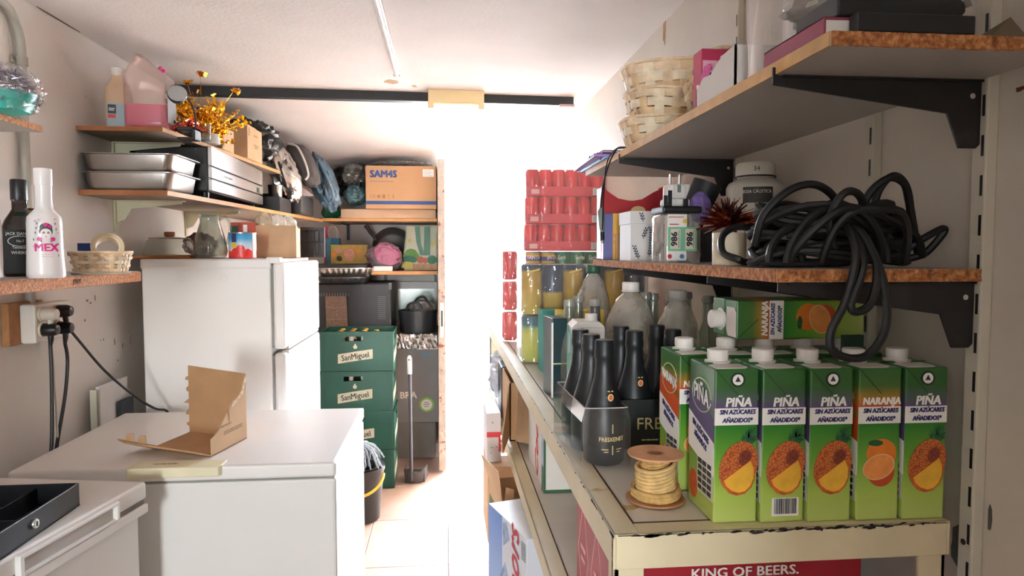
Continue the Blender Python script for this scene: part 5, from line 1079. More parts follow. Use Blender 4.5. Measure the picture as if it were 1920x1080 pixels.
for lb, lc, h_, dk_ in (('clear bottle in front of the yellow box, aisle side', (.297, 1.62, ZR), .232, False), ('clear bottle behind, at the middle of the yellow box', (.335, 1.70, ZR), .236, False), ('dark glass bottle in front of the yellow box, wall side', (.362, 1.63, ZR), .232, True),
    ('clear glass bottle just behind the white-capped plastic bottle', (.489, 1.63, ZR), .248, False), ('clear glass bottle, second behind the plastic bottles', (.516, 1.66, ZR), .243, False), ('clear glass bottle between the two capped plastic bottles', (.545, 1.61, ZR), .235, False), ('clear glass bottle behind the grey-capped plastic bottle', (.602, 1.66, ZR), .246, False), ('clear glass bottle near the wall behind the lying carton', (.635, 1.6, ZR), .24, False)):
    glass_bottle(lb, lc, h_, dk_)
def pet(label, loc, r, h, capm, crush=.1, seed=1, lean=None):
    t = thing('plastic_bottle', label, 'bottle', loc, 0, 'empty plastic bottles', rot=lean); n = 40; prof = [(r*.8, 0), (r*.98, .012), (r, .04), (r*.94, h*.25), (r, h*.3), (r*.97, h*.48), (r*.98, h*.6), (r*.84, h*.74), (r*.55, h*.86), (r*.3, h*.915), (.013, h*.93), (.013, h*.95)]
    vs = []
    for rr_, z in prof:
        for i in range(n):
            a = 2*PI*i/n; k = 1+crush*noise.noise(Vector((math.cos(a)*1.6+seed, math.sin(a)*1.6, z*14)))+(.03*math.cos(a*8) if .2*h < z < .8*h else 0)
            if z > h*.88: k = 1
            vs.append((rr_*k*math.cos(a), rr_*k*math.sin(a), z))
    b = MB().add(vs, [(j*n+i, j*n+(i+1) % n, (j+1)*n+(i+1) % n, (j+1)*n+i) for j in range(len(prof)-1) for i in range(n)]); b.sm = True
    b.build('bottle_wall', clear_mat('pet_plastic', '#f4f2ee', haze=.3, gloss=.08, hazec='#ece6dc'), t)
    MB().lathe([(.0185, h*.935), (.0192, h*.94), (.0195, h*.99), (.018, h), (0, h)], 26, cap=False).build('cap', capm, t); MB().lathe([(.0205, h*.925), (.021, h*.93), (.0195, h*.934)], 22, cap=False).build('neck_ring', capm, t)
    return t
pet('empty plastic bottle with white cap on the rack', (.415, 1.5, ZR), .058, .281, M_cap, .12, 1)
pet('empty plastic bottle with grey cap beside the lying carton', (.489, 1.4, ZR), .048, .268, mat('cap_grey', '#a8a39c', .45), .1, 5)
pet('empty plastic bottle with dark green cap under the shelf end', (.41, 1.87, ZR), .05, .312, mat('cap_green', '#2b5c42', .45), .1, 9)
# ------------------------------------------------------------------ can packs
M_alu = mat('can_alu', '#c9c7c4', .3, 1)
can_cache = {}
def can_mesh(key, m, r, h):
    o = MB().lathe([(r*.8, 0), (r, .008), (r, h-.012), (r*.84, h-.002)], 20).build('can', m, None); return o
def can_pack(name, label, loc, nx, ny, r, h, mats_, tray=None, film=True, lids=True, deco=None, group=None, rz=0):
    t = thing(name, label, 'can pack', loc, rz, group); protos = {}; lid0 = None
    for j in range(ny):
        for i in range(nx):
            m = mats_[i % len(mats_)]
            if m.name not in protos:
                o = MB().lathe([(r*.8, .002), (r*.985, .01), (r*.985, h-.012), (r*.84, h-.002)], 20).build('can', m, t); protos[m.name] = o
            else: o = protos[m.name].copy(); COL.objects.link(o)
            o.location = (r+2*r*i, r+2*r*j, .001)
            if lids:
                if lid0 is None: l = MB().lathe([(r*.84, h-.003), (r*.86, h), (r*.8, h), (r*.78, h-.004), (0, h-.004)], 18, cap=False).build('can_lid', M_alu, o); lid0 = l
                else: l = lid0.copy(); COL.objects.link(l); l.parent = o
    Wd, Dp = 2*r*nx, 2*r*ny
    if tray:
        hh = tray[1]; MB().box(-.002, -.002, 0, Wd+.002, 0, hh).box(-.002, Dp, 0, Wd+.002, Dp+.002, hh).box(-.002, 0, 0, 0, Dp, hh).box(Wd, 0, 0, Wd+.002, Dp, hh).box(0, 0, 0, Wd, Dp, .001).build('tray', tray[0], t)
        flat([rect(Wd-.055, .006, Wd-.012, hh-.006)], FRONT(0, -.0022, 0), 'barcode_panel', M_wprint, t); flat([rect(Wd-.05+k*.004, .008, Wd-.0485+k*.004, hh-.008) for k in range(9)], FRONT(0, -.0028, 0), 'barcode', M_grey, t)
        flat([rect(.02, .01, .055, hh-.012)], FRONT(0, -.0022, 0), 'white_mark', mat('print_pale_pink2', '#e6b0a8', .5), t)
    if film:
        MB().box(-.004, -.004, .0005, Wd+.004, Dp+.004, h+.002).build('film', M_film, t, bevel=.006)
    return t
M_red = mat('can_red', '#d62632', .35, 0, var=.06, coat=.2); M_redt = mat('tray_red', '#cf2c3a', .5, var=.05)
M_ylc = ramp_mat('can_yellow_navy', ((0, '#c9b23a'), (.45, '#d1a93a'), (.5, '#c79d30'), (.8, '#c79d30'), (.86, '#27344e'), (1, '#27344e')), 'Z', 0, .165, .3)
M_nvc = ramp_mat('can_navy_yellow', ((0, '#d1b044'), (.4, '#c9a834'), (.45, '#2c3a56'), (.85, '#2a3650'), (1, '#27344e')), 'Z', 0, .165, .3)
M_tlc = ramp_mat('can_lime_teal', ((0, '#c9c94a'), (.6, '#d0cc52'), (.72, '#a8b858'), (.8, '#3a6a78'), (1, '#2f5c6e')), 'Z', 0, .148, .3)
M_fan = ramp_mat('can_orange_blue', ((0, '#c9b04a'), (.62, '#d0b44a'), (.66, '#3a4f9a'), (.78, '#3a4f9a'), (.8, '#d8b84c'), (.93, '#cdb04a'), (.95, '#4a58a0'), (1, '#4a58a0')), 'Z', 0, .116, .3)
M_spr = mat('can_green', '#2f9a68', .3, .2, var=.1, coat=.3)
can_pack('can_pack', 'bottom pack of tall lime-yellow cans at the rack middle', (.238, 2.1, ZR), 6, 2, .033, .148, [M_tlc], None)
tp_ = can_pack('can_pack', 'film-wrapped pack of tall yellow and navy cans', (.238, 2.1, ZR+.1505), 6, 2, .033, .158, [M_ylc, M_nvc], None)
for k in (0, 2, 4): flat([[(-.02, -.004), (.02, .006), (.022, .012), (-.018, .002)]], FRONT(.033+.066*k, -.0045, .135), 'script_print', mat('print_gold_pale', '#d9b85a', .4), tp_)
can_pack('can_pack', 'lowest red can tray of the tall stack', (.34, 2.9, ZR), 6, 3, .0285, .114, [M_red], (M_redt, .042), group='red can trays')
can_pack('can_pack', 'second red can tray of the tall stack, behind the tall cans', (.335, 2.9, ZR+.117), 6, 3, .0285, .114, [M_red], (M_redt, .042), group='red can trays')
mx_ = can_pack('can_pack', 'mixed pack of yellow-blue and green cans under the red trays', (.345, 2.9, ZR+.234), 5, 3, .0325, .114, [M_fan, M_fan, M_spr, M_spr, M_spr], None)
for k, s_ in enumerate(('FANTA', 'FANTA', 'Sprite', 'Sprite', 'Sprite')): text(s_, .025, FRONT(.0325+.065*k+(.0, .006, -.006, .004, .0)[k], -.0004, .089), M_wprint, mx_, shear=0 if k < 2 else .2, bend=.0325, wide=.78, bold=.0005)
for k, lb in enumerate(('third red can tray, resting on the mixed can pack', 'fourth red can tray, last but one from the top', 'topmost red can tray with can tops against the light')):
    can_pack('can_pack', lb, (.338+.004*k, 2.9+.003*k, ZR+.3515+.1165*k), 6, 3, .0285, .114, [M_red], (M_redt, .042), group='red can trays')
for k, (x_, y_, z_) in enumerate(((.222, 2.62, 0), (.224, 2.63, .1175), (.226, 2.66, .235))):
    can_pack('can_pack', ('red and white film-wrapped small can pack on the rack edge', 'middle red small can pack on the rack edge', 'top red small can pack on the rack edge')[k], (x_, y_, ZR+z_), 1, 3, .029, .115, [M_red], None, group='small red can packs')
# ================================================================== rack lower tiers
ZL = .7553
bd = thing('red_beer_box', 'dark red beer carton with white lettering under the rack top', 'beer box', (.245, .885, ZL))
MB().box(0, 0, 0, .335, .36, .222).build('body', mat('box_dark_red', '#9c1526', .45, var=.06), bd, bevel=.002)
text('KING OF BEERS.', .019, FRONT(.165, -.0004, .203), M_wprint, bd, wide=1.15, bold=.0003)
SB = frame((-.0002, .36, 0), (0, -1, 0), (0, 0, 1)); M_pw = mat('print_pale_red', '#e0a8ac', .5)
dia = lambda cx, cy, a, b: [(cx-a, cy), (cx, cy-b), (cx+a, cy), (cx, cy+b)]
for cx in (.06, .17, .28): flat([dia(cx, .1, .045, .1)[:]+[(cx-.045, .1)]+[(cx-.042, .1)]+dia(cx, .1, .042, .094)[::-1]], SB, 'diamond_print', M_pw, bd, .0005); dashes([(cx-.02, cx+.02, .11), (cx-.015, cx+.018, .09)], frame((-.0006, .36, 0), (0, -1, 0), (0, 0, 1)), M_pw, bd, h=.008)
bag('grey_plastic_bag', 'crumpled clear grey bag behind the dark red beer box', (.62, 1.12, .84), (.05, .1, .085), 71, clear_mat('bag_greyish', haze=.5, hazec='#9a958e', gloss=.1, bump=1, bs=40), floor=ZL)
sx_ = thing('script_carton', 'white beer carton with red script and green edge on the middle tier', 'beer box', (.258, 1.775, ZL))
MB().box(0, 0, 0, .30, .33, .215).build('body', mat('carton_offwhite', '#d8d4cc', .55, var=.05), sx_, bevel=.002)
flat([rect(0, 0, .3, .008), rect(0, .0, .006, .215)], FRONT(0, -.0003, 0), 'green_edge', mat('print_forest', '#2c5a36', .5), sx_)
S3 = frame((-.0003, .33, 0), (0, -1, 0), (0, 0, 1))
flat([rect(.29, 0, .33, .215)], S3, 'mountain_print', mat('print_ice_blue', '#a9bccb', .5, var=.3, vs=40), sx_); flat([rect(.3, .0, .33, .07)], S3, 'green_print', mat('print_forest', '#2c5a36', .5, var=.3, vs=40), sx_, .0006)
M_scr = mat('print_script_red', '#c02636', .5)
text('Coors', .09, frame((-.0006, .33-.2, .11), (0, 0, 1), (0, 1, 0)), M_scr, sx_, shear=.45, bold=.001)
# torn brown box and grey sacks further along the middle tier
tb2 = thing('torn_brown_box', 'open brown cardboard box with a bent flap on the middle tier', 'cardboard box', (.215, 2.28, ZL))
MB().box(.0, 0, 0, .3, .3, .004).box(0, 0, 0, .3, .004, .2).box(.0, 0, 0, .004, .3, .2).box(.296, 0, 0, .3, .3, .2).box(0, .296, 0, .3, .3, .2).build('box_walls', M_card, tb2)
slab([(0, 0, .2), (0, .0, .02), (-.035, -.15, .004), (-.04, -.17, .05), (-.02, -.14, .17)], .004, 'bent_flap', M_card, (-1, .2, 0), tb2)
slab([(.03, -.002, .2), (.02, -.002, .0), (.06, -.12, .02), (.05, -.1, .16)], .004, 'bent_flap', M_card2, (1, 0, 0), tb2)
bag('grey_sack', 'wrinkled grey plastic sack spilling over the rack side', (.27, 2.9, .875), (.085, .13, .115), 72, mat('sack_grey', '#a9adb5', .35, var=.3, vs=12, coat=.2), floor=ZL+.002, ceil=1.0)
bag('grey_sack', 'second wrinkled grey sack, further along the middle tier', (.29, 3.1, .87), (.075, .08, .105), 73, mat('sack_dark', '#77787c', .35, var=.4, vs=12, coat=.2), floor=ZL+.002, ceil=1.0)
o = MB().box(.0, 0, 0, .028, .16, .2).build('dark_case_edge', mat('case_navy', '#2c3034', .5), bevel=.004); o.location = (.212, 2.6, ZL); tag(o, 'slim dark case standing at the open side of the middle tier', 'case')
# boxes on the bottom tier and floor sticking out to the aisle
wrb = thing('red_white_carton', 'pale carton with a red stripe sticking out of the rack', 'carton', (.15, 2.5, .615))
MB().box(0, 0, 0, .053, .25, .185).build('body', mat('carton_pale', '#d3cccb', .6, var=.04), wrb, bevel=.002)
flat([rect(0, .095, .053, .115), rect(.044, .04, .053, .1)], FRONT(0, -.0004, 0), 'red_stripe', mat('print_red', '#c8323a', .5), wrb); flat([ell(.022, .15, .003, .003, 8), rect(.014, .055, .024, .057), rect(.034, .056, .039, .06), rect(.012, .035, .02, .037)], FRONT(0, -.0004, 0), 'small_print', M_grey, wrb)
card_box('cardboard_box', 'plain cardboard box under the red-striped carton', 'cardboard box', (.15, 2.45, .3305), (.26, .3, .283), M_card2)
gf = thing('green_stripe_box', 'cardboard box with green stripes and open flaps beside the rack', 'cardboard box', (.172, 2.02, .3305), .1)
MB().box(0, 0, 0, .26, .26, .003).box(0, 0, 0, .26, .004, .30).box(0, 0, 0, .004, .26, .30).box(.256, 0, 0, .26, .26, .30).box(0, .256, 0, .26, .26, .30).build('box_walls', M_card2, gf)
slab([(0, .0, .3), (.0, .25, .3), (-.03, .25, .39), (-.012, .02, .40)], .003, 'flap', M_card2, (-1, 0, 0), gf)
slab([(.0, -.0015, .3), (.03, -.0015, .3), (.025, -.03, .36), (.0, -.035, .37)], .003, 'flap', M_card, (0, -1, 0), gf)
flat([[(0, .19), (.1, .21), (.1, .25), (0, .245)], rect(0, .0, .1, .02)], FRONT(0, -.0003, 0), 'green_stripe', mat('print_forest', '#2c5a36', .5), gf); flat([rect(.0, .20, .26, .25)], frame((-.0003, .26, 0), (0, -1, 0), (0, 0, 1)), 'green_stripe', mat('print_forest', '#2c5a36', .5), gf)
co = thing('beer_can_carton', 'white and blue beer can carton with red script, tilted out of the rack', 'beer box', (.192, 1.6, .3308), math.radians(17))
MB().box(0, 0, 0, .2, .26, .375).build('body', mat('carton_white_ice', '#d9dde6', .5, var=.05), co, bevel=.002)
S4 = frame((-.0003, .26, 0), (0, -1, 0), (0, 0, 1))
flat([rect(0, 0, .1, .375)], S4, 'blue_panel', ramp_mat('blue_fade', ((0, '#9fb6dd'), (.5, '#8fb0e2'), (1, '#3f78c8')), 'Z', 0, .395), co)
flat([[(.1, .12), (.16, .2), (.12, .26), (.08, .2), (.05, .17)], [(.11, .3), (.15, .33), (.13, .37), (.105, .36)]], S4, 'mountain_print', mat('print_mountain', '#8ea2c4', .5, var=.4, vs=40), co, .0007)
text('Coors', .095, frame((-.0012, .26-.185, .25), (0, .0, 1), (0, 1, 0)), M_scr, co, shear=.45, bold=.001)
flat([rect(.228, .315+.006*k, .254, .3175+.006*k) for k in range(8)], S4, 'barcode', M_grey, co, .0006); flat([rect(.232, .05, .238, .16), [(.18, .235), (.19, .235), (.187, .25)]], S4, 'blue_print', M_blue, co, .0006)
o = thing('orange_bottle_neck', 'orange ribbed bottle cap poking out beside the rack', 'bottle', (.232, 1.93, .3308))
MB().lathe([(.03, 0), (.033, .005), (.033, .2), (.025, .26), (.016, .3), (.0155, .33)], 20).build('bottle_body', M_amber, o); MB().lathe([(.019, .328), (.0195, .335), (.019, .342), (.0195, .349), (.019, .356), (.0195, .363), (.018, .366), (0, .366)], 22, cap=False).build('cap', mat('cap_orange', '#c4702c', .4), o)
o = card_box('beer_box', 'pinkish carton with red corner deep under the middle tier', 'beer box', (.26, 1.25, .3308), (.3, .32, .25), mat('carton_mauve', '#b79c98', .7, var=.06)); flat([[(0, 0), (.04, 0), (0, .09)]], frame((-.0004, .32, .05), (0, -1, 0), (0, 0, 1)), 'red_corner', mat('print_red', '#c8323a', .5), o)
o = blob((.215, 1.92, .06), (.07, .16, .075), 75, .25, floor=.001).build('paper_sack', mat('sack_paper', '#b49a86', .9, var=.3, vs=20)); tag(o, 'slumped brown paper sack on the floor under the rack', 'sack')
# ================================================================== shelves on the right wall
M_grn = mat('upright_paint', '#cdc6b6', .5, var=.06); M_br = mat('bracket_black', '#1d1919', .45, var=.1)
for k, (y_, lb) in enumerate(((.80, 'slotted white shelf upright nearest the camera on the right wall'), (1.03, 'slotted white shelf upright behind the black cable coil'), (1.545, 'slotted white shelf upright behind the caustic bottle'))):
    t = thing('shelf_upright', lb, 'upright', (.69, y_, 0))
    MB().box(-.016, 0, .93 if k == 0 else 1.0, 0, .024, 1.98).build('channel', M_grn, t, bevel=.002)
    z = .97
    while z < 1.95:
        MB().box(-.0167, .004, z, -.0158, .008, z+.026).build('slot', M_blk, t); z += .05
    MB().lathe([(.004, 0), (.004, .001), (0, .0012)], 10, T(-.016, .014, 1.02, 0, -PI/2, 0), cap=False).build('screw', M_chip, t)
def bracket(label, y, z, L_=.255, far=False):
    t = thing('shelf_bracket', label, 'bracket', (.673, y, z), 0, 'black shelf brackets')
    Mx = Matrix(((1, 0, 0, 0), (0, 0, 1, 0), (0, 1, 0, 0), (0, 0, 0, 1)))
    MB().prism([(0, -.0005), (-L_-.006, -.0005), (-L_-.006, .009), (-L_-.012, .009), (-L_-.012, -.012), (-.045, -.042), (-.028, -.085), (-.005, -.085), (0, -.08)], 0, .003, Mx).build('blade', M_br, t)
    MB().box(-L_, -.004, -.003, -.0, .012, -.0005).build('top_flange', M_br, t)
    MB().lathe([(.0035, 0), (.0035, .0006), (0, .0007)], 12, T(-.012, -.0004, -.02, PI/2, 0, 0), cap=False).build('rivet', mat('rivet', '#cfccc8', .3, .6), t)
def rshelf(label, x0, y0, y1, z0, z1, top, edgem, seed):
    t = thing('wall_shelf', label, 'shelf'); x1 = .672
    MB().box(x0, y0, z0, x1, y1, z1).build('board', top, t)
    MB().box(x0-.002, y0+.001, z0, x0, y1, z1).build('front_edge', edgem, t)
    random.seed(seed); n = 60; fr_ = []; 
    vs = []
    for i in range(n+1):
        x = x0+(x1-x0)*i/n; d = abs(random.gauss(0, .0012))
        vs += [(x, y0-.001-d, z0+.0002), (x, y0-.001-abs(random.gauss(0, .0014)), (z0+z1)/2), (x, y0-.001-d*.6, z1-.0002)]
    B = MB().add(vs, [(i*3+j, (i+1)*3+j, (i+1)*3+j+1, i*3+j+1) for i in range(n) for j in range(2)]); o = B.build('raw_end', M_edge, t, smooth=False)
    s_ = o.modifiers.new('sol', 'SOLIDIFY'); s_.thickness = .003
    return t
rshelf('upper melamine wall shelf on the right with oak edge, above the caustic bottle', .404, .693, 1.945, 1.6155, 1.631, mat('melamine_grey', '#b3aba4', .5, var=.05, vs=4), mat('oak_edge', '#c79a60', .55, var=.15, vs=30), 31)
rshelf('lower rough chipboard wall shelf on the right carrying the cable coil', .404, .80, 1.84, 1.362, 1.378, mat('melamine_grey', '#b3aba4', .5, var=.05, vs=4), M_edge, 32)
bracket('black bracket under the upper shelf, nearest the camera', .81, 1.6150, .262); bracket('black bracket under the upper shelf, further back', 1.555, 1.6150, .262)
bracket('black bracket under the lower shelf, nearest the camera', .81, 1.3615, .25); bracket('black bracket under the lower shelf, further back', 1.555, 1.3615, .25)
bracket('black bracket under the lower shelf, in the middle', 1.04, 1.3615, .25)
# ================================================================== on the lower right shelf
ZK = 1.3785
ex = thing('cable_box', 'blue and yellow product box with orange print at the shelf end', 'box', (.352, 1.52, ZK), -.12)
ex.location = (.408, 1.745, ZK)
MB().box(0, 0, 0, .065, .035, .12).build('body', mat('box_violet_blue', '#4a4a8e', .45), ex, bevel=.001); flat([rect(.025, .0, .052, .12)], FRONT(0, -.0003, 0), 'yellow_panel', mat('panel_yellow', '#d8a22c', .5), ex)
text('EXTE', .014, FRONT(.0265, -.0008, .062), mat('print_orange_red', '#c85a24', .5), ex, align='LEFT', wide=.75); text('FR', .014, FRONT(.0265, -.0008, .044), mat('print_orange_red', '#c85a24', .5), ex, align='LEFT', wide=.75)
MB().box(-.012, .006, .1, 0, .03, .114).build('hang_tab', mat('tab_white', '#e6ddd8', .5), ex)
o = MB().box(0, 0, 0, .014, .004, .065).build('wooden_tag', mat('tag_wood', '#c9a06c', .7)); o.location = (.436, 1.72, ZK); tag(o, 'little wooden tag leaning in front of the yellow product box', 'tag')
o = MB().box(0, 0, 0, .02, .012, .072).build('black_sleeve', M_blk); o.location = (.452, 1.72, ZK); tag(o, 'small black sleeve between the product box and the flower box', 'sleeve')
rc = thing('red_card_box', 'red card box with a scooped open top behind the flower box', 'box', (.412, 1.785, ZK), 0)
M_rc = mat('card_red', '#b01e26', .5, var=.06)
slab([(0, 0, 0), (.175, 0, 0), (.175, 0, .20), (.155, 0, .185), (.14, 0, .178), (.11, 0, .16), (.08, 0, .155), (.045, 0, .162), (.02, 0, .178), (0, 0, .195)], .003, 'front_panel', M_rc, (0, 1, 0), rc)
MB().box(0, .003, 0, .003, .055, .19).box(.172, .003, 0, .175, .055, .195).box(0, .052, 0, .175, .055, .16).box(0, .003, 0, .175, .055, .002).build('box_walls', mat('card_red_dark', '#8c1820', .5), rc)
flat([ell(.1, .13, .02, .012, 18)], FRONT(0, -.0002, 0), 'gold_emblem', M_gprint, rc)
lv = thing('lavender_box', 'white keepsake box printed with grey lavender sprigs', 'box', (.412, 1.5, ZK), 0)
M_lv = mat('box_white_card', '#dedad8', .6, var=.03); MB().box(.002, .002, 0, .078, .098, .1).build('body', M_lv, lv, bevel=.001); MB().box(0, 0, .083, .08, .1, .112).build('lid', M_lv, lv, bevel=.001)
random.seed(14); st_ = []; dots = []
for cx, cz, a0, n in ((.045, .01, 1.5, 7), (.02, .004, 1.9, 5), (.062, .012, 1.2, 5), (.05, .045, 1.6, 5), (.03, .05, 1.3, 4), (.055, .088, 1.4, 3), (.03, .088, 1.8, 3)):
    x, z = cx, cz
    for k in range(n):
        x2, z2 = x+.006*math.cos(a0), z+.006*math.sin(a0)
        if z2 > .108: break
        w = .0009; st_.append([(x-w, z), (x+w, z), (x2+w, z2), (x2-w, z2)])
        for sgn in (-1, 1): dots.append(ell(x2+sgn*.003, z2+.001, .0027, .0015, 7, 0, a0-sgn*.6))
        x, z = x2, z2; a0 += random.uniform(-.15, .15)
flat(st_, FRONT(0, -.0002, 0), 'sprig_print', mat('print_sage', '#59635e', .6), lv); flat(dots, FRONT(0, -.0003, 0), 'bloom_print', mat('print_lavender', '#4c4460', .6), lv)
jr = thing('storage_jar', 'square clear jar with numbered green tickets and black lid', 'jar', (.413, 1.27, ZK))
loft([rr(0, 0, .076, .076, .01, 0), rr(-.001, -.001, .077, .077, .012, .01), rr(-.001, -.001, .077, .077, .012, .088), rr(.002, .002, .074, .074, .012, .094)]).build('jar_wall', clear_mat('jar_clear', haze=.15, gloss=.04), jr)
MB().box(-.001, -.001, .094, .077, .077, .108).build('lid', M_blk, jr, bevel=.004)
FJ = FRONT(0, -.0014, 0)
flat([rect(.008, .004, .046, .092)], FJ, 'white_sticker', M_wprint, jr, .0005); flat([ell(.013, .012, .0045, .0045, 14)], FJ, 'red_dot', mat('print_red', '#c8323a', .5), jr, .001); flat([ell(.037, .012, .0045, .0045, 14)], FJ, 'blue_dot', mat('print_sky2', '#3f86c0', .5), jr, .001); flat([ell(.042, .079, .0045, .0045, 12)], FJ, 'yellow_dot', mat('print_yellow', '#e4c53a', .5), jr, .001)
flat([rect(.01, .086, .04, .0875), rect(.012, .072, .03, .074)], FJ, 'sticker_print', mat('print_red', '#c8323a', .5), jr, .001)
flat([rect(.009, .022, .066, .068)], FJ, 'ticket', mat('ticket_green', '#7fbf9a', .6), jr, .0012); flat([rect(.014, .026, .033, .064), rect(.043, .026, .062, .064)], FJ, 'ticket_panel', mat('ticket_cream', '#ded4c0', .6), jr, .0016)
for x_ in (.0215, .0505): text('986', .0165, frame((x_, -.0032, .045), (0, 0, -1 if x_ > .04 else 1), (1 if x_ > .04 else -1, 0, 0)), M_dark, jr, bold=.0006, wide=1.1)
for x_ in (.0295, .0585): flat([rect(x_, .028, x_+.0015, .062)], FJ, 'ticket_small_print', M_grey, jr, .002)
MB().lathe([(.014, 0), (.014, .0006), (.01, .001), (0, .001)], 22, T(.06, -.0005, .014, PI/2, 0, 0), cap=False).build('embossed_disc', mat('disc_grey', '#8a8079', .5), jr)
pl = thing('plug_adapter', 'white travel plug adapter with metal pins on the jar lid', 'plug adapter', (.452, 1.318, ZK+.1085), .15)
MB().box(-.024, -.02, .0, .024, .02, .016).build('base', M_cap, pl, bevel=.005); MB().box(-.02, -.017, .016, .018, .017, .045).build('body', M_cap, pl, bevel=.006)
for x_ in (-.011, .009): MB().lathe([(.0024, .044), (.0024, .064), (0, .066)], 10, T(x_, 0, 0), cap=False).build('pin', M_steel, pl)
MB().box(-.004, -.0185, .028, .003, -.016, .042).build('slot', M_grey, pl)
for k, (x_, y_, h_) in enumerate(((.43, 1.285, .03), (.421, 1.283, .02), (.462, 1.284, .014))):
    o = MB().box(-.004, -.003, 0, .004, .003, h_).build('black_clip', M_blk); o.location = (x_, y_, ZK+.1085); tag(o, ('taller black clip on the jar lid by the adapter', 'shorter black clip at the jar lid corner', 'tiny black clip in front of the adapter')[k], 'clip')
o = blob((.493, 1.29, ZK+.107), (.02, .018, .03), 81, .12, 2).build('purple_sachet', mat('sachet_purple', '#6e5a9a', .45, var=.2, vs=40)); tag(o, 'puffy purple sachet hung at the jar corner', 'sachet')
o = blob((.498, 1.36, ZK+.04), (.028, .03, .04), 82, .15, floor=ZK).build('dark_pouch', mat('pouch_dark', '#3b3836', .6, var=.2)); tag(o, 'dark crumpled pouch behind the jar', 'pouch')
bc = thing('black_tumbler', 'matt black tumbler tilted behind the jar', 'tumbler', (.512, 1.41, ZK+.068), rot=(.1, .38, 0))
MB().lathe([(.022, 0), (.026, .003), (.031, .105), (.029, .105), (.025, .006), (0, .005)], 26, cap=False).build('wall', mat('tumbler_black', '#202224', .55), bc)
o = MB().box(0, 0, 0, .06, .05, .068).build('grey_box', mat('box_slate', '#4a4c4c', .6)); o.location = (.497, 1.385, ZK); tag(o, 'dark grey little box under the tilted black tumbler', 'box')
o = MB().box(0, 0, 0, .045, .03, .165).build('white_carton', M_wprint); o.location = (.478, 1.43, ZK); tag(o, 'tall narrow white box behind the plug adapter', 'box')
mg = thing('candle_cup', 'cream cup holding the coppery tinsel, ringed by cable', 'cup', (.437, 1.02, ZK))
MB().lathe([(.024, 0), (.025, .002), (.0255, .05), (.0235, .05), (.0225, .006), (0, .004)], 30, cap=False).build('cup_wall', mat('cup_cream', '#e3d6bd', .5, var=.04), mg)
t_ = thing('tinsel_tuft', 'dark red shredded foil tuft standing in the cream cup', 'decoration', (.437, 1.02, ZK+.046)); random.seed(33); b = MB(); b_ = MB()
for k in range(230):
    th = random.uniform(0, 2*PI); el_ = random.uniform(-.5, 1.5); d = Vector((math.cos(th)*math.cos(el_), math.sin(th)*math.cos(el_), math.sin(el_)+.35)).normalized(); L_ = random.uniform(.025, .05); w = d.orthogonal().normalized()*random.uniform(.0012, .0032); c0 = Vector((0, 0, .015)); bendv = Vector((random.gauss(0, .006), random.gauss(0, .006), -.004))
    (b if k % 4 else b_).add([c0-w*.5, c0+w*.5, c0+d*L_*.6+w, c0+d*L_*.6-w, c0+d*L_+bendv+w*.8, c0+d*L_+bendv-w*.8], [(0, 1, 2, 3), (3, 2, 4, 5)])
b.build('foil_strands', mat('foil_dark_red', '#5a1a14', .3, .7, var=.5, vs=60), t_, kind='stuff', smooth=False); b_.build('foil_strands', mat('foil_copper', '#c05a34', .25, .8, var=.4, vs=60), t_, kind='stuff', smooth=False)
# caustic soda bottle
so = thing('caustic_bottle', 'white chemical bottle with dark label against the right wall', 'bottle', (.608, 1.3, ZK))
M_so = mat('bottle_offwhite', '#c9c4ba', .45, var=.04)
MB().lathe([(.05, 0), (.055, .004), (.055, .146), (.05, .155), (.038, .161), (.034, .164), (.034, .168)], 36).build('body', M_so, so)
MB().lathe([(.036, .166), (.037, .169), (.037, .19), (.034, .194), (0, .195)], 30, cap=False).build('cap', mat('cap_offwhite', '#d8d3c6', .45), so); MB().lathe([(.0385, .1655), (.0388, .168), (.037, .169)], 30, cap=False).build('seal_ring', M_blk, so)
AS = math.atan2(-.608, 1.3)*.85
cyl_flat([rect(-.026, .114, .03, .144)], .0552, 0, 'label_bar', mat('label_dark', '#33302c', .5), so, AS); text('SOSA CÁUSTICA', .0088, labM(.0557, .135, AS), M_wprint, so, bend=.055, wide=.82)
cyl_flat([[(-.005, .114), (.028, .114), (.028, .085)]], .0553, 0, 'label_corner', mat('label_slate', '#5b5650', .5), so, AS); cyl_flat([ell(.019, .105, .007, .006, 10)], .0557, 0, 'label_flame', mat('label_peach', '#d0966c', .5), so, AS); text('34', .012, labM(.0376, .18, AS), M_dark, so, bend=.0376)
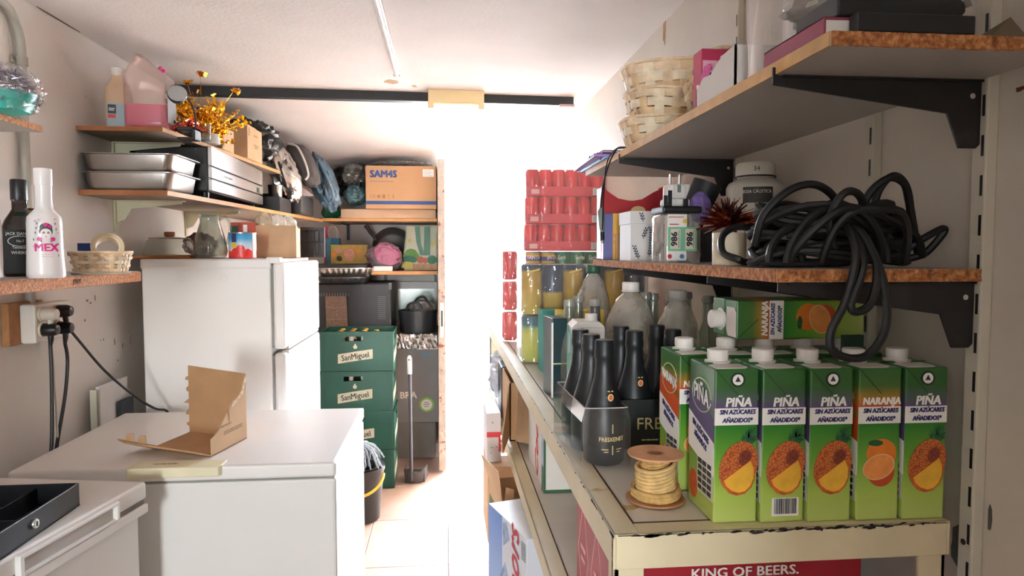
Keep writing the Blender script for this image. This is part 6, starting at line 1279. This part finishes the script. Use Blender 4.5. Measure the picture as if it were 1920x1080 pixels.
# black cable coil: long loops heaped on the shelf, a few hanging over the end
cbl = thing('cable_coil', 'heap of thick black cable coiled on the lower shelf, loops hanging down', 'cable', (.533, .90, ZK)); M_cb = mat('cable_rubber', '#121213', .5, var=.3, vs=30)
random.seed(17); R0 = .0052
for k in range(17):
    ax = .112-.0012*k+random.uniform(-.02, .01); ay = .058+random.uniform(-.012, .012); zc = .008+.0042*k; tx = random.uniform(-.25, .25); ty = random.uniform(-.5, .25); pts = []
    for i in range(40):
        a = 2*PI*i/40; x = ax*math.cos(a)+random.gauss(0, .0008); y = ay*math.sin(a); z = zc+abs(x)*0+x*tx*.25+y*ty*.5+.012*math.sin(2*a+k); z = max(z-.10*max(0, abs(x)-.06)*k/17, .006)
        pts.append((x-.005, y, z))
    MB().tube(pts, R0, 7, closed=True).build('cable_loop', M_cb, cbl)
for k in range(6):   # upright arching turns over the near side
    cx = random.uniform(-.05, .01); pts = []; wx = random.uniform(.05, .075); hz = random.uniform(.06, .085); yy = -.055+random.uniform(-.012, .02)
    for i in range(28):
        a = PI*i/27; pts.append((cx-wx*math.cos(a), yy+.03*math.sin(a)*(k % 3-1), .007+hz*math.sin(a)*(.9+.1*math.sin(3*a+k))))
    MB().tube(pts, R0, 7).build('cable_turn', M_cb, cbl)
def cab(pts, r=R0, closed=False): return MB().tube(spline(pts, 7, closed), r, 8, closed=closed).build('cable_loop', M_cb, cbl)
cab([(-.12, -.02, .03), (-.118, -.04, .07), (-.09, -.05, .1), (-.055, -.05, .108), (-.02, -.04, .09), (.0, -.03, .05)])
cab([(-.03, -.06, .02), (-.045, -.07, .06), (-.035, -.075, .09), (-.015, -.07, .098), (.005, -.06, .085), (.01, -.05, .05)])
cab([(.02, -.03, .05), (.025, -.04, .095), (.05, -.045, .118), (.075, -.04, .112), (.09, -.03, .09), (.105, -.02, .055), (.12, -.01, .02)])
cab([(.045, -.02, .06), (.045, -.03, .1), (.062, -.035, .122), (.085, -.03, .11), (.1, -.02, .07), (.105, 0, .03)])
cab([(.09, -.02, .02), (.115, -.03, .04), (.14, -.03, .052), (.142, -.028, .045), (.125, -.02, .02), (.11, -.01, .012)])
cab([(.03, -.02, .05), (.07, -.04, .055), (.1, -.035, .04), (.12, -.02, .015)])
cab([(-.02, -.05, .06), (-.028, -.085, .05), (-.035, -.112, .015), (-.05, -.116, -.04), (-.068, -.118, -.075), (-.066, -.118, -.098), (-.045, -.118, -.108), (-.02, -.118, -.105), (0, -.117, -.08), (.004, -.116, -.045), (-.004, -.112, .0), (-.015, -.09, .045), (-.018, -.06, .055)])
cab([(-.015, -.05, .05), (-.022, -.09, .04), (-.026, -.113, .005), (-.038, -.116, -.03), (-.043, -.117, -.045), (-.035, -.117, -.052), (-.018, -.117, -.042), (-.008, -.114, -.01), (-.005, -.1, .02), (.0, -.06, .04)])
MB().tube(spline([(-.12, .03, .01), (-.131, .06, .02), (-.125, .075, .045), (-.1, .08, .058), (-.07, .075, .052), (-.055, .06, .04), (-.06, .055, .012), (-.095, .06, .006)], 7, True), R0, 8, closed=True).build('cable_loop', M_cb, cbl)
# cord hanging over the upper shelf edge
hc = thing('hanging_cord', 'thin black lead with a grey plug hung over the upper shelf edge', 'cord', (.395, 1.62, 1.632))
MB().tube(spline([(.02, -.07, .006), (.0, -.065, .004), (-.008, -.03, -.02), (-.008, .03, -.06), (-.008, .06, -.11), (-.008, .06, -.14)], 6), .0022, 6).build('lead', M_blk, hc); MB().tube(spline([(.02, -.055, .008), (.0, -.045, .004), (-.01, -.01, -.02), (-.01, .02, -.08), (-.01, .03, -.15), (-.009, .04, -.18)], 6), .0018, 6).build('lead', M_blk, hc)
MB().tube([(-.009, .06, -.125), (-.009, .055, -.135), (-.009, .045, -.175), (-.009, .042, -.185)], [.004, .0095, .007, .004], 10).build('plug_body', mat('plug_grey', '#7c817d', .5), hc); MB().tube([(-.009, .042, -.185), (-.009, .038, -.205)], .0055, 10).build('plug_tip', M_blk, hc); MB().tube([(-.009, .038, -.205), (-.009, .037, -.213)], .0035, 8).build('pin', M_steel, hc)
# ================================================================== on the upper right shelf
ZU = 1.6315
def folder(label, loc, rz, c1, h):
    t = thing('document_folder', label, 'folder', loc, rz, 'plastic folders'); m = mat('folder_'+c1, c1, .35)
    MB().box(0, 0, 0, .2, .32, h/2-.0006).build('back_cover', m, t, bevel=.001); MB().box(.002, .002, h/2-.0006, .196, .316, h/2+.0006).build('sheets', M_wprint, t); MB().box(0, 0, h/2+.0006, .2, .32, h).build('front_cover', m, t, bevel=.001)
    MB().tube([(.0, .05, h*.3), (-.002, .05, h*.6), (.0, .05, h)], .0015, 5).build('elastic', M_dark, t)
folder('blue plastic folder sticking out at the bottom of the pile', (.397, 1.68, ZU), .0, '#3f86c8', .006); folder('purple plastic folder lying on the blue one', (.372, 1.70, ZU+.0063), -.03, '#8a5fb0', .008); folder('dull mauve folder on top of the folder pile', (.392, 1.69, ZU+.0146), .02, '#7d4a72', .007)
lbs = ('lowest pale wicker basket on the upper shelf, spilling towards the wall', 'second wicker basket of the stack on the upper shelf', 'topmost wicker basket of the stack with uneven rims')
woven('wicker_basket', lbs[0], (.515, 1.575, ZU), .082, .07, .07, .3, 4, 16, M_wk, 0, group='wicker baskets')
woven('wicker_basket', lbs[1], (.522, 1.58, ZU+.05), .08, .07, .08, .3, 4, 16, M_wk, .1, lean=(.0, .06, .1), group='wicker baskets')
woven('wicker_basket', lbs[2], (.525, 1.585, ZU+.108), .082, .07, .09, .3, 4, 16, M_wk, -.1, lean=(.03, -.04, -.1), group='wicker baskets')
o_ = thing('basket_on_edge', 'small wicker basket tipped on its side facing the aisle', 'basket', (.5, 1.47, ZU), group='wicker baskets')
bpy.data.objects.remove(o_)
woven('wicker_basket', 'wicker basket tipped on its side in front of the stack', (.56, 1.43, ZU+.098), .06, .05, .1, .2, 5, 14, M_wk, 0, lean=(1.35, 0, .25), group='wicker baskets')
gc = thing('greeting_card', 'folded green and teal striped card lying on the shelf edge', 'card', (.412, 1.30, ZU), .0)
slab([(0, 0, .0005), (.1, 0, .0005), (.1, .14, .0005), (0, .14, .0005)], .001, 'lower_leaf', mat('card_mint', '#7cc4a8', .6), (0, 0, 1), gc); slab([(0, .0, .002), (.1, .0, .028), (.1, .14, .028), (0, .14, .002)], .001, 'upper_leaf', mat('card_teal', '#2f8f92', .6), (0, 0, 1), gc)
slab([(.005, -.0012, .001), (.1, -.0012, .001), (.1, -.0012, .027)], .001, 'green_side', mat('card_green', '#5fae5a', .6), (0, -1, 0), gc); slab([(.09, .0, .0275), (.1, 0, .0301), (.1, .14, .0301), (.09, .14, .0275)], .001, 'yellow_edge', mat('card_yellow', '#d8cf6a', .6), (0, 0, 1), gc)
pk = thing('pink_card_box', 'pink and crimson card box with a white logo panel on the upper shelf', 'box', (.43, 1.13, ZU), 0)
MB().box(.012, .03, 0, .12, .07, .118).build('body', mat('card_crimson', '#b02a52', .5, var=.05), pk, bevel=.001); flat([rect(.014, .05, .04, .098)], FRONT(0, .0297, 0), 'logo_panel', mat('logo_pinkish', '#d8a8b8', .5), pk); flat([ell(.026, .086, .005, .006, 12)], FRONT(0, .0288, 0), 'logo_print', mat('card_crimson', '#b02a52', .5), pk); flat([rect(.024, .056, .029, .062), rect(.024, .064, .029, .068), rect(.024, .07, .029, .077)], FRONT(0, .0288, 0), 'small_print', M_dark, pk)
slab([(0, 0, 0), (.02, -.004, 0), (.022, .0, .045), (.014, .0, .05), (.016, .002, .07), (.0205, .003, .085), (.006, .0, .08), (0, 0, .06)], .002, 'torn_front', mat('card_pink', '#d86aa0', .5), (0, 1, 0), pk)
wb_ = thing('white_napkin_box', 'white paper box with a torn open side and tissue showing', 'box', (.411, .95, ZU))
M_nb = mat('card_white', '#dcd6d0', .65, var=.03)
MB().box(0, 0, 0, .1, .15, .002).box(0, 0, 0, .1, .003, .062).box(.097, 0, 0, .1, .15, .062).box(0, .147, 0, .1, .15, .04).build('box_walls', M_nb, wb_)
slab([(0, 0, 0), (0, .15, 0), (0, .15, .03), (0, .12, .045), (0, .09, .042), (0, .06, .055), (0, .03, .06), (0, 0, .062)], .003, 'torn_side', M_nb, (1, 0, 0), wb_); MB().box(.003, .003, .058, .097, .06, .0615).build('top_panel', M_nb, wb_)
blob((.05, .075, .035), (.042, .065, .022), 84, .3, 3).build('tissue', mat('tissue_white', '#ece8e4', .9), wb_); MB().box(.03, .05, .0615, .07, .07, .066).build('black_strip', M_blk, wb_)
for k, (x_, y_, h_, w_) in enumerate(((.412, .86, .15, .055), (.47, .875, .16, .05))):
    t = thing('clear_container', ('clear plastic container with tall straight sides at the shelf edge', 'second clear plastic container, towards the wall')[k], 'container', (x_, y_, ZU))
    loft([rr(0, 0, w_*.9, .055, .008, 0), rr(-.001, -.001, w_, .06, .008, h_*.5), rr(-.002, -.002, w_+.002, .062, .008, h_), rr(-.0, -.0, w_+.0, .06, .008, h_), rr(.002, .002, w_*.9-.002, .053, .008, .002)], cap=True).build('wall', clear_mat('container_clear', haze=.035, gloss=.05), t)
    MB().tube([tuple(p) for p in rr(-.002, -.002, w_+.002, .062, .008, h_)], .002, 6, closed=True).build('rim', clear_mat('rim_clear', haze=.4, gloss=.1), t)
    MB().box(.002, .003, .002, w_*.88, .05, .006).build('red_card', mat('card_crimson', '#b02a52', .5), t)
rb = thing('maroon_book', 'maroon hardback book lying along the upper shelf edge', 'book', (.408, .715, ZU), 0)
MB().box(0, 0, 0, .15, .14, .003).box(0, 0, .019, .15, .14, .022).box(0, 0, 0, .003, .14, .022).build('cover', mat('book_maroon', '#8e3a50', .55), rb, bevel=.001); MB().box(.003, .002, .003, .147, .138, .019).build('pages', M_wprint, rb)
bd2 = thing('black_device', 'flat black plastic device on the near end of the upper shelf', 'device', (.422, .712, ZU+.0225), 0)
MB().prism([(0, 0), (.14, 0), (.148, .008), (.148, .017), (.142, .022), (0, .024)], 0, .09, frame((0, .09, 0), (1, 0, 0), (0, 0, 1))).build('upper_body', M_blk, bd2, bevel=.002)
o = MB().box(0, 0, 0, .135, .016, .021).build('black_bar', M_blk, bevel=.002); o.location = (.434, .6955, ZU+.0005); tag(o, 'black plastic bar lying on the shelf end below the device', 'bar')
bag('white_plastic_bag', 'white translucent plastic bag with green print on the upper shelf', (.535, .82, ZU+.085), (.11, .10, .045), 85, clear_mat('bag_white', haze=.55, hazec='#d8d4cc', gloss=.2, bump=.8, bs=30), floor=ZU+.047, amp=.2)
o = MB().add([(0, 0, 0), (.06, 0, 0), (.03, 0, .03), (0, .05, 0), (.06, .05, 0), (.03, .05, .022)], [(0, 1, 2), (5, 4, 3), (0, 3, 4, 1), (1, 4, 5, 2), (2, 5, 3, 0)]).build('brown_card', mat('card_olive', '#6e5f4a', .8)); o.location = (.6, .72, ZU); tag(o, 'folded brown card tent at the wall end of the upper shelf', 'card')
